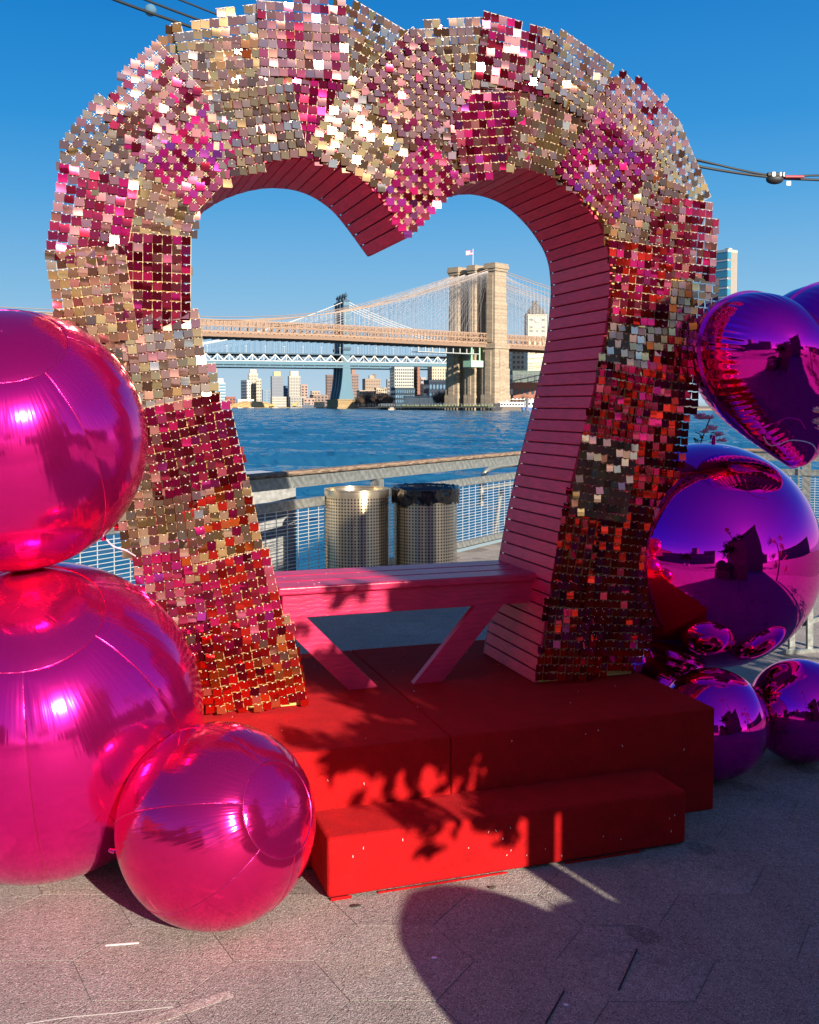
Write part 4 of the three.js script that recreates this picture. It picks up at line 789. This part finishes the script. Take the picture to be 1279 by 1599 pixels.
{
  // clock tower
  const d = 735, cx = atDist(835, 640, d), W = 34 / F * d * .86, base = WATER_Y, top = EYE + (633 - 494) / F * d - base, t = thing('clock_tower', 'cream clock tower with a dark pyramid roof right of the stone bridge tower', 'tower', V3(cx.x, base, cx.z), .10);
  mesh('shaft', box(W, top, W, 0, top / 2, 0), std([.62, .53, .38], .85), t);
  mesh('cornice', [box(W * 1.05, .8, W * 1.05, 0, top, 0), box(W * 1.03, .5, W * 1.03, 0, top - 9.6, 0)], std([.55, .46, .33], .85), t);
  const roofH = 20 / F * d * .82; mesh('pyramid_roof', new THREE.CylinderGeometry(W * .20, W * .72, roofH, 4).rotateY(Math.PI / 4).translate(0, top + .4 + roofH / 2, 0), std([.085, .072, .06], .8), t);
  const lan = []; for (let k = 0; k < 4; k++) for (let j = -1; j <= 1; j++) lan.push(box(.35, 2.4, .35, k < 2 ? j * 1.5 : (k === 2 ? -1.9 : 1.9), top + roofH + 1.4, k < 2 ? (k ? 1.9 : -1.9) : j * 1.5));
  lan.push(box(4.4, .5, 4.4, 0, top + roofH + 2.7, 0), box(2.6, 1.8, 2.6, 0, top + roofH + 1, 0)); mesh('lantern', lan, std([.07, .08, .09], .6), t);
  const cf = mesh('clock_face', new THREE.CylinderGeometry(2.25, 2.25, .3, 32).rotateX(Math.PI / 2).translate(0, top - 3.2, W / 2 + .1), std([.62, .60, .50], .5), t);
  mesh('clock_hands', [box(.22, 1.6, .12, 0, top - 2.6, W / 2 + .34), box(1.1, .24, .12, .4, top - 3.3, W / 2 + .34), new THREE.TorusGeometry(2.2, .16, 6, 32).translate(0, top - 3.2, W / 2 + .25)], std([.06, .16, .12], .5), cf);
  const w = []; for (const y of [top - 3.4, top - 11.4, top - 15.4]) for (const x of [-.33, .33]) w.push(box(W * .2, 1.5, .3, x * W, y, W / 2), box(.3, 1.5, W * .2, W / 2, y, x * W), box(.3, 1.5, W * .2, -W / 2, y, x * W));
  for (const y of [top - 11.4, top - 15.4]) w.push(box(W * .12, 1.5, .3, 0, y, W / 2));
  for (const x of [-.33, .33]) w.push(new THREE.CylinderGeometry(1.5, 1.5, .3, 18, 1, false, -Math.PI / 2, Math.PI).rotateX(Math.PI / 2).rotateZ(0).translate(x * W, top - 8, W / 2));
  mesh('windows', w, winMid, t, 'stuff');
}
{
  // slim glass tower right of the arch
  const d = 820, a = atDist(1131, 640, d), t = thing('glass_tower', 'slim blue glass tower with a grey ribbed side right of the arch', 'tower', V3(a.x, WATER_Y, a.z), .60);
  const H = EYE + (633 - 398) / F * d - WATER_Y, W = 11.5;
  mesh('core', box(W, H, W, 0, H / 2, 0), std([.20, .19, .18], .6), t);
  const gl = std([.05, .24, .34], .08, { metalness: .2 }), fl = [], sl = [], fins = [];
  for (let y = 3; y < H - 3; y += 7.2) { fl.push(box(.5, 5.2, W * .98, -W / 2, y + 2.6, 0), box(W * .3, 5.2, .5, -W * .34, y + 2.6, W / 2)); sl.push(box(.9, 1.2, W * 1.03, -W / 2, y + 6, 0)); }
  for (let x = -.12; x < .5; x += .105) fins.push(box(.5, H, .6, x * W, H / 2, W / 2));
  fl.forEach((g) => mesh('glass_panel', g, gl, t)); const fe = std([.42, .46, .48], .6); sl.forEach((g) => mesh('floor_edge', g, fe, t)); mesh('fins', fins, std([.42, .36, .30], .7), t, 'stuff');
  mesh('roof_screen', [box(W * 1.02, 2.2, W * 1.02, 0, H + 1, 0), box(4, 3, 4, 2, H + 2.6, 0)], std([.36, .32, .28], .7), t);
}
// ------------------------------------------------------------------ shore details
{
  const d = 655, a = atDist(630, 640, d), b = atDist(679, 640, d), w = b.x - a.x, y0 = .3, h = 7.2;
  const t = thing('glass_pavilion', 'glass carousel pavilion in a white frame on the bank left of the stone tower', 'pavilion', V3((a.x + b.x) / 2, y0, a.z), 0);
  mesh('frame', [box(w, .9, 9, 0, h - .45, 0), box(.9, h, 9, -w / 2 + .45, h / 2, 0), box(.9, h, 9, w / 2 - .45, h / 2, 0)], std([.50, .52, .48], .6), t);
  for (let k = 0; k < 6; k++) mesh('pane', box((w - 2) / 6 - .15, h - 1.1, .15, -w / 2 + 1 + (w - 2) / 6 * (k + .5), (h - 1) / 2, 4.1), std([.45, .47, .45], .1, { metalness: .3 }), t);
  mesh('plinth', box(w + 2, .8, 11, 0, -.2, 0), std([.10, .09, .08], .9), t);
}
{
  const p = thing('river_pier', 'long low river pier with greenery and railings in front of the stone tower', 'pier', V3(0, 0, 0));
  const a = atDist(592, 640, 625), b = atDist(768, 640, 560), n = 40, piles = [], deck = [bar(a.clone().setY(.7), b.clone().setY(.7), 6, .9)], grn = [], posts = [];
  for (let k = 0; k <= n; k++) { const q = a.clone().lerp(b, k / n); piles.push(box(.7, 2.4, .7, q.x, -.6, q.z + 2.4)); posts.push(box(.12, 1.3, .12, q.x, 1.8, q.z + 2.7)); if (k > 8) grn.push(new THREE.IcosahedronGeometry(rr(.5, 1.0), 1).scale(1.6, .7, 1).translate(q.x + rr(-1, 1), 1.3, q.z + rr(-1, 1))); }
  posts.push(bar(a.clone().setY(2.4).add(V3(0, 0, 2.7)), b.clone().setY(2.4).add(V3(0, 0, 2.7)), .12, .12));
  mesh('deck', deck, std([.07, .075, .06], .9), p); mesh('piles', piles, std([.03, .025, .02], .9), p, 'stuff'); mesh('planting', grn, std([.12, .15, .05], .9), p, 'stuff'); mesh('railing', posts, std([.4, .42, .40], .6), p);
  mesh('shed', box(8.2, 3.6, 6, a.x + 5, 1.0, a.z), std([.02, .03, .045], .7), p);
}
function boat(name, label, px0, px1, d, o) {
  const a = atDist(px0, 640, d), b = atDist(px1, 640, d), w = b.x - a.x, t = thing(name, label, o.cat ?? 'boat', V3((a.x + b.x) / 2, WATER_Y, a.z), 0);
  const sh = new THREE.Shape([[-w / 2, .9], [-w / 2 + .6, 0], [w / 2 - 1.2, 0], [w / 2, 1.4 * o.h / 3 + .6], [w / 2, o.h], [-w / 2, o.h]].map(([x, y]) => new THREE.Vector2(x, y)));
  mesh('hull', new THREE.ExtrudeGeometry(sh, { depth: o.beam ?? 5, bevelEnabled: false }), std(o.hull, .5), t);
  if (o.cabin) { const [cw, ch, cc, ox] = o.cabin; mesh('cabin', box(w * cw, ch, 3.6, w * (ox ?? 0), o.h + ch / 2, 2.4), std(cc, .5), t); const n = Math.max(3, Math.round(w * cw / 1.6)), ws = []; for (let k = 0; k < n; k++) ws.push(box(w * cw / n * .7, ch * .36, .12, w * (ox ?? 0) + w * cw * ((k + .5) / n - .5), o.h + ch * .56, 4.22)); mesh('windows', ws, winDark, t); }
  if (o.roof) mesh('upper_deck', [box(w * o.roof, .35, 4.4, 0, o.h + (o.cabin?.[1] ?? 1) + .2, 2.4)], M.white, t);
  return t;
}
boat('ferry', 'white and brown moored ferry with a row of windows right of the stone tower', 775, 822, 588, { h: 2.2, hull: [.14, .105, .08], cabin: [.86, 2.2, [.70, .66, .58], .04], roof: .9, cat: 'ferry' });
boat('ferry', 'white and blue ferry at the right edge of the heart opening', 814, 850, 570, { h: 1.9, hull: [.04, .11, .32], cabin: [.8, 3.4, [.75, .75, .74], .02], roof: .7, cat: 'ferry' });
boat('barge', 'dark barge with a small hut at the foot of the stone tower', 766, 784, 580, { h: 1.9, hull: [.02, .02, .022], cabin: [.45, 2.2, [.04, .03, .03], 0], cat: 'barge' });
boat('motor_boat', 'small tan motor boat before the dark end of the pier', 606, 618, 610, { h: .9, hull: [.36, .30, .24], cabin: [.5, .9, [.4, .34, .28], 0] });
boat('barge', 'grey barge lying at the far shore left of the steel bridge tower', 473, 496, 1040, { h: 3.2, hull: [.10, .12, .15], cabin: [.3, 2, [.2, .2, .22], -.2], cat: 'barge' });
{
  const q = atDist(823, 640, 560); tag(mesh('mooring_pile', [rod(V3(q.x, -3, q.z), V3(q.x, 4.9, q.z), .95, 14, .85), new THREE.CylinderGeometry(1.1, 1.1, .5, 14).translate(q.x, 4.9, q.z)], std([.12, .12, .13], .8)), 'thick grey mooring pile in front of the blue ferry', 'pile');
  const u = atDist(787, 640, 592), t = thing('canopy', 'small light blue canopy on the ferry landing beside the stone tower', 'canopy', V3(u.x, 3.2, u.z));
  mesh('canopy_roof', [new THREE.ConeGeometry(3.0, 2.2, 4).rotateY(Math.PI / 4).translate(0, 2.4, 0), box(4.2, 1.2, 4.2, 0, .9, 0)], std([.30, .60, .66], .8), t); mesh('leg', [box(.15, 4, .15, -1.9, -1, 1.9), box(.15, 4, .15, 1.9, -1, 1.9)], M.white, t);
  const wtops = []; const um = thing('parasol_row', 'row of white parasols on the ferry landing behind the ferries', 'parasols', V3(0, 0, 0));
  for (let k = 0; k < 8; k++) { const p = atDist(795 + k * 6, 640, 596); wtops.push(new THREE.ConeGeometry(1.5, .8, 8).translate(p.x, 5.3, p.z), rod(V3(p.x, .4, p.z), V3(p.x, 5.2, p.z), .06, 4)); } mesh('parasols', wtops, M.white, um, 'stuff');
  const s = atDist(393, 640, 1080), sand = new THREE.SphereGeometry(1, 40, 10, 0, Math.PI * 2, 0, Math.PI / 2).scale(25, 6.6, 9), sp = sand.attributes.position;
  for (let i = 0; i < sp.count; i++) sp.setY(i, sp.getY(i) * (1 + .25 * noise.noise(sp.getX(i) * .12, 1, sp.getZ(i) * .2)));
  sand.computeVertexNormals(); tag(mesh('sand_heap', sand.translate(s.x, -.6, s.z), std([.55, .34, .14], .95)), 'long orange sand heap on the far shore at the left', 'sand heap');
  for (const [x, l] of [[460, 'yellow excavator on the far shore below the striped tower'], [492, 'yellow excavator on the far shore beside the steel bridge base'], [425, 'small yellow loader right of the sand heap']]) {
    const p = atDist(x, 640, 1070), e = thing('excavator', l, 'excavator', V3(p.x, -.4, p.z)), ym = std([.62, .40, .05], .6), k = x === 425 ? .7 : 1;
    mesh('body', [box(3.4 * k, 2 * k, 2.6, 0, 2.4 * k, 0), box(1.4 * k, 1.6 * k, 1.6, -1 * k, 4 * k, 0)], ym, e); mesh('tracks', [box(4.2 * k, 1.2, .8, 0, .6, 1.1), box(4.2 * k, 1.2, .8, 0, .6, -1.1)], M.rubber, e); mesh('boom', [bar(V3(1.2, 3.2, 0).multiplyScalar(k), V3(3.8, 6.4, 0).multiplyScalar(k), .5, .6), bar(V3(3.8, 6.4, 0).multiplyScalar(k), V3(5.4, 3.4, 0).multiplyScalar(k), .4, .5), box(1.1 * k, .9 * k, 1, 5.4 * k, 2.9 * k, 0)], ym, e);
  }
  const hut = atDist(510, 640, 1000); const hh = thing('shed', 'cream shed on the far shore left of the steel bridge base', 'shed', V3(hut.x - 7, 0, hut.z)); mesh('wall', box(10, 5, 6, 0, 2, 0), std([.62, .52, .36], .9), hh); mesh('roof', box(10.6, .5, 6.6, 0, 4.8, 0), std([.5, .42, .3], .9), hh);
}
// bare winter trees on the opposite bank
{
  const bark = std([.16, .105, .075], .95), bark2 = std([.30, .15, .06], .95), trunkM = std([.10, .075, .06], .95);
  function bareTree(k, mat) {
    const t = new THREE.Group(), tw = [];
    seed = 100 + k * 17;
    mesh('trunk', rod(V3(0, 0, 0), V3(rr(-.3, .3), 3.2, 0), .32, 6, .2), trunkM, t);
    for (let i = 0; i < 26; i++) {
      const a = rr(0, 6.28), s = V3(0, rr(1.6, 4.2), 0), e = V3(Math.cos(a) * rr(1.2, 3.6), s.y + rr(1.6, 5), Math.sin(a) * rr(1.2, 3.6)); tw.push(rod(s, e, .10, 3, .04));
      for (let j = 0; j < 9; j++) { const f = rr(.3, 1), q = s.clone().lerp(e, f), g = q.clone().add(V3(rr(-1.2, 1.2), rr(.2, 1.7), rr(-1.2, 1.2))); tw.push(rod(q, g, .05, 3, .02)); for (let m = 0; m < 2; m++) tw.push(rod(q.clone().lerp(g, rr(.3, 1)), g.clone().add(V3(rr(-.8, .8), rr(-.1, .9), rr(-.8, .8))), .035, 3, .015)); }
    }
    mesh('crown', tw, mat, t); return t;
  }
  const kinds = [bareTree(0, bark), bareTree(1, bark), bareTree(2, bark2)];
  const put = (k, x, d, s, label, group) => { const o = kinds[k].clone(); o.name = numbered('bare_tree'); const q = atDist(x, 640, d); o.position.set(q.x, .2, q.z); o.scale.setScalar(s); o.rotation.y = x; scene.add(o); tag(o, label, 'tree', group); };
  seed = 900;
  for (let i = 0; i < 17; i++) put(i % 2, 557 + i * 3.4 + rr(-1, 1), 720 - i * 3 + rr(-14, 14), rr(.75, 1.25), 'bare brown winter tree in the grove between the steel bridge and the pavilion', 'bare trees left of the pavilion');
  put(2, 607, 668, .9, 'orange brown bare tree beside the dark foot of the grid facade building');
  for (let i = 0; i < 8; i++) put(i % 2, 681 + i * 2.6, 650 + rr(-8, 8), rr(.9, 1.35), 'bare winter tree between the pavilion and the stone tower', 'bare trees left of the stone tower');
  for (let i = 0; i < 5; i++) put(i % 2, 802 + i * 9, 670, rr(.7, 1.0), 'bare winter tree before the brick warehouse right of the stone tower', 'bare trees at the warehouse');
  seed = 4242;
}
// ------------------------------------------------------------------ overhead cables, moon
{
  const cab = (name, label, pts, r) => tag(mesh(name, tube(pts.map(([x, y, d]) => atDist(x, y, d)), r, 160, 6), M.rubber), label, 'cable');
  cab('overhead_cable', 'lowest of the three overhead cables at the upper left, running down behind the arch', [[60, -48, 11], [180, 0, 11], [295, 41, 11], [700, 172, 11.4], [1080, 258, 12], [1206, 277, 12.2], [1279, 281, 12.3], [1420, 286, 12.5]], .016);
  cab('overhead_cable', 'middle one of the three overhead cables at the upper left', [[100, -52, 11], [228, 0, 11], [325, 36, 11], [700, 158, 11.4], [1060, 243, 12], [1206, 274, 12.2], [1279, 274, 12.3], [1420, 276, 12.5]], .013);
  cab('overhead_cable', 'thin uppermost cable at the upper left, right of the moon', [[150, -50, 11], [281, 0, 11], [348, 26, 11], [700, 150, 11.4], [1040, 240, 12], [1200, 274, 12.21]], .010);
  const q = atDist(1210, 276, 12.2), t = thing('splice_box', 'black splice box on the overhead cables at the right', 'splice box', q);
  mesh('housing', [new THREE.SphereGeometry(.105, 16, 10).scale(1, .55, .6).translate(0, -.03, 0), rbox(.2, .045, .09, 0, .02, 0, .012)], M.rubber, t);
  mesh('clamp', [rbox(.045, .06, .1, -.03, .018, .004, .008), rbox(.03, .055, .1, .05, .018, .004, .008), rbox(.02, .055, .1, .09, .016, .004, .006)], std([.36, .34, .32], .4, { metalness: .6 }), t);
  mesh('cable_tag', rbox(.05, .05, .004, .165, -.075, .0, .002), M.white, t);
  mesh('red_tape', rod(V3(.12, .0, 0), V3(.34, .0, 0), .018, 8), std([.35, .05, .06], .5), t);
  const m = atDist(235, 16, 1500);
  tag(mesh('moon', new THREE.SphereGeometry(8.5, 48, 32).translate(m.x, m.y, m.z), std([.06, .14, .21], 1)), 'pale daytime moon behind the overhead cables at the upper left', 'moon');
}

// ------------------------------------------------------------------ behind the viewer: what shades the right half and what the mirrors show
const SQ = V3(Math.cos(SUN_AZ), 0, -Math.sin(SUN_AZ)), SW = V3(Math.sin(SUN_AZ), 0, Math.cos(SUN_AZ));
const sunAt = (q, y, w) => SQ.clone().multiplyScalar(q).addScaledVector(SW, w).setY(y);              // q across the sunlight, w towards the sun
{
  const slat = std([.11, .09, .075], .7), post = std([.09, .08, .07], .6);
  const t = thing('display_board', 'dark timber display board with a free standing post at the viewer\'s right', 'board', V3(0, 0, 0));
  mesh('corner_post', bar(sunAt(2.13, 0, -.05), sunAt(2.13, 2.25, -.05), .11, .11, SQ), post, t);
  mesh('skirting', bar(sunAt(2.08, .42, -.02), sunAt(3.1, .42, -.02), .09, .84), post, t);
  for (let k = 0; k < 9; k++) mesh('board', bar(sunAt(2.199, .92 + k * .157, .0), sunAt(3.1, .92 + k * .157, .0), .05, .155), slat, t);
  mesh('batten', bar(sunAt(2.19, 1.33, .06), sunAt(2.19, 2.3, .06), .04, .04, SQ), post, t);
  mesh('top_rail', bar(sunAt(2.06, 2.30, .0), sunAt(3.12, 2.30, .0), .1, .06), post, t);
  const k = thing('kiosk', 'tall dark timber kiosk with a flat roof far behind the viewer at the right', 'kiosk', V3(0, 0, 0));
  const w0 = 4.5; k.position.copy(sunAt(0, 0, w0)); k.rotation.y = SUN_AZ;
  const wallG = (z) => new THREE.ExtrudeGeometry(new THREE.Shape([[2.3, 0], [4.9, 0], [4.9, 5.9], [2.3, 4.5]].map(([x, y]) => new THREE.Vector2(x, y))), { depth: .12, bevelEnabled: false }).translate(0, 0, z);
  mesh('front_wall', wallG(0), slat, k); mesh('back_wall', wallG(2.4), slat, k);
  mesh('side_wall', [box(.12, 4.5, 2.26, 2.36, 2.25, 1.26), box(.12, 5.8, 2.26, 4.84, 2.9, 1.26)], slat, k);
  mesh('roof', bar(V3(2.15, 4.52, 1.26), V3(5.05, 6.08, 1.26), 2.9, .14), post, k);
}
function leafCloud(name, parent, mat, spots, size) {                       // spots: [point, radius, count]
  const pos = [], nor = [];
  for (const [c, r, n] of spots) for (let i = 0; i < n; i++) {
    const d = V3(gauss(), gauss(), gauss()).multiplyScalar(r * .75).add(c), s = size * rr(.6, 1.3), a = V3(rr(-1, 1), rr(-1, 1), rr(-1, 1)).normalize(), b = V3(rr(-1, 1), rr(-1, 1), rr(-1, 1)).cross(a).normalize().multiplyScalar(s * .42), e = a.clone().multiplyScalar(s), nn = a.clone().cross(b).normalize();
    const p = [d.clone().sub(e), d.clone().sub(e.clone().multiplyScalar(.1)).add(b), d.clone().add(e), d.clone().sub(e.clone().multiplyScalar(.1)).sub(b)].map((v) => v);
    for (const q of [p[0], p[1], p[2], p[0], p[2], p[3]]) { pos.push(q.x, q.y, q.z); nor.push(nn.x, nn.y, nn.z); }
  }
  const g = new THREE.BufferGeometry(); g.setAttribute('position', new THREE.Float32BufferAttribute(pos, 3)); g.setAttribute('normal', new THREE.Float32BufferAttribute(nor, 3));
  const m = mesh(name, g, mat, parent); return m;
}
const leafMat = std([.045, .075, .030], .7, { side: THREE.DoubleSide }), barkMat = std([.06, .045, .035], .9);
{
  // a leaning tree beside the kiosk: its leaves dapple the steps and the bench
  const t = thing('leafy_tree', 'leafy potted tree leaning over the kiosk corner at the viewer\'s right', 'tree', V3(0, 0, 0));
  const S = (q, y, w = 0) => sunAt(q, y, w);
  const w = .1, up = .404 * w, sp = [];
  const edge = [[1.62, 1.50], [1.66, 1.72], [1.78, 2.0], [1.90, 2.2], [2.10, 2.38], [2.38, 2.50], [2.62, 2.6], [2.9, 2.62]];
  for (const [q, y] of edge) sp.push([S(q + .10, y + up - .06, w + rr(-.1, .1)), .10, 60]);
  for (const [q, y, r, n] of [[1.80, 1.62, .14, 120], [1.98, 1.55, .15, 150], [1.78, 1.40, .07, 26], [1.72, 1.30, .035, 10], [1.92, 1.34, .05, 16], [2.0, 1.26, .045, 16], [2.03, 1.38, .09, 60], [2.06, 1.7, .2, 240], [1.94, 1.92, .17, 150], [2.16, 2.02, .24, 320], [2.3, 2.3, .2, 240], [2.55, 2.35, .24, 320], [2.85, 2.45, .2, 240], [1.86, 2.28, .06, 26], [1.95, 2.36, .05, 16], [1.70, 2.22, .04, 10], [2.3, 1.7, .3, 320], [1.58, 1.68, .07, 40], [1.52, 1.60, .05, 18], [1.66, 1.62, .06, 36], [1.70, 1.76, .06, 30], [1.84, 2.08, .07, 40], [1.60, 1.56, .035, 9], [1.46, 1.68, .05, 30], [1.54, 1.70, .06, 60], [1.62, 1.70, .06, 60], [1.72, 1.66, .07, 80], [1.82, 1.70, .07, 80], [1.90, 1.78, .08, 90], [1.78, 2.02, .06, 40], [1.92, 2.1, .1, 100], [1.98, 1.64, .1, 120]]) sp.push([S(q, y + up, w + rr(-.2, .2)), r, n]);
  leafCloud('crown', t, leafMat, sp, .045);
  mesh('trunk', [tube([S(2.45, .5, .5), S(2.42, 1.0, .45), S(2.3, 1.6, .3), S(2.5, 2.3, .15), S(2.9, 2.6, .1)], .035, 30, 8), tube([S(2.34, 1.5, .33), S(2.1, 1.75, .2), S(1.9, 1.75, .12), S(1.7, 1.55, .1)], .012, 20, 6), tube([S(2.4, 2.0, .2), S(2.2, 2.2, .12), S(2.0, 2.15, .1)], .010, 16, 6)], barkMat, t);
}
{
  // two clipped shrubs in a trough: the rounded shadow in the foreground
  const w = -.15, c = sunAt(1.85, 0, w), t = thing('clipped_shrubs', 'two clipped round shrubs in a dark trough at the viewer\'s right', 'shrub', c, SUN_AZ);
  mesh('trough', [rbox(.86, .5, .5, 0, .25, 0, .02), rbox(.90, .05, .54, 0, .50, 0, .015)], std([.06, .05, .05], .7), t);
  for (const [x, r, top] of [[-.145, .33, 1.07], [.19, .34, .935]]) {
    const h = (top - .42) / 2, g = new THREE.SphereGeometry(1, 40, 26).scale(r, h, r), p = g.attributes.position; for (let i = 0; i < p.count; i++) { const v = V3().fromBufferAttribute(p, i), n = noise.noise(v.x * 12, v.y * 12, v.z * 12 + x); v.multiplyScalar(1 + n * .02); p.setXYZ(i, v.x + x, v.y + top - h, v.z); } g.computeVertexNormals();
    mesh('clipped_crown', g, std([.04, .065, .03], .9), t);
  }
}
{
  // low quay buildings, trees and towers behind the viewer, seen in the balloons and the sequins only
  const B = (name, label, x, z, w, h, d, c, turn = 0) => { const t = thing(name, label, 'building', V3(x, 0, z), turn); mesh('wall', box(w, h, d, 0, h / 2, 0), std(c, .85), t); const ws = []; const nx = Math.round(w / 3), ny = Math.max(1, Math.round(h / 3.6)); for (let i = 0; i < nx; i++) for (let j = 0; j < ny; j++) ws.push(box(w / nx * .5, h / ny * .5, .2, w * ((i + .5) / nx - .5), h * (j + .5) / ny, -d / 2)); mesh('windows', ws, winMid, t, 'stuff'); mesh('roof', box(w + 1, .5, d + 1, 0, h + .25, 0), std([.08, .08, .085], .8), t); };
  B('market_hall', 'long dark quay hall with a flat overhanging roof behind the viewer', -26, 40, 44, 7.5, 16, [.16, .13, .12], -.2);
  B('brick_warehouse', 'brown brick warehouse at the left behind the viewer', -62, 26, 18, 12, 40, [.20, .10, .07], .1);
  B('brick_house', 'red brick house far behind the viewer on the right', 52, 66, 26, 9, 14, [.22, .10, .07], .3);
  B('office_tower', 'slim dark office tower far behind the viewer at the left', -70, 150, 16, 46, 16, [.10, .10, .12]);
  B('office_tower', 'broad dark office tower far behind the viewer', -30, 170, 34, 38, 20, [.12, .11, .12]);
  B('pier_shed', 'long low pier shed to the right of the viewer', 58, 6, 14, 7, 44, [.16, .15, .15], 0);
  const spots = [[-7, 9, 1.2, 'leafy tree in a planter left behind the viewer'], [3.5, 13, 1.35, 'tall leafy tree right behind the viewer'], [-14, 17, 1.6, 'big leafy tree far left behind the viewer'], [12, 9, 1.0, 'small leafy tree at the viewer\'s far right']];
  for (const [x, z, k, label] of spots) { const t = thing('quay_tree', label, 'tree', V3(x, 0, z)); const sp = []; for (let i = 0; i < 16; i++) sp.push([V3(rr(-1, 1) * k, 1.7 * k + rr(0, 1.3) * k, rr(-1, 1) * k), .45 * k, 60]); leafCloud('crown', t, leafMat, sp, .11 * k); mesh('trunk', rod(V3(0, .4, 0), V3(0, 2.2 * k, 0), .08, 8, .05), barkMat, t); mesh('planter', new THREE.CylinderGeometry(.5, .42, .6, 24).translate(0, .3, 0), std([.6, .58, .55], .7), t); }
  const fl = thing('flower_wall', 'pink blossom bush to the right of the purple balloons', 'flowers', V3(4.3, 0, -2.6)); const petal = std([.80, .22, .40], .7, { side: THREE.DoubleSide }); const sp = []; for (let i = 0; i < 14; i++) sp.push([V3(rr(-.4, .4), rr(.5, 2.3), rr(-.6, .6)), .18, 60]); leafCloud('blossoms', fl, petal, sp, .05); mesh('stem', rod(V3(0, 0, 0), V3(0, 1.8, 0), .05, 8, .03), barkMat, fl);
}
scene.traverse((o) => { if (o.isMesh) { o.castShadow = true; o.receiveShadow = true; } });
renderer.render(scene, camera);
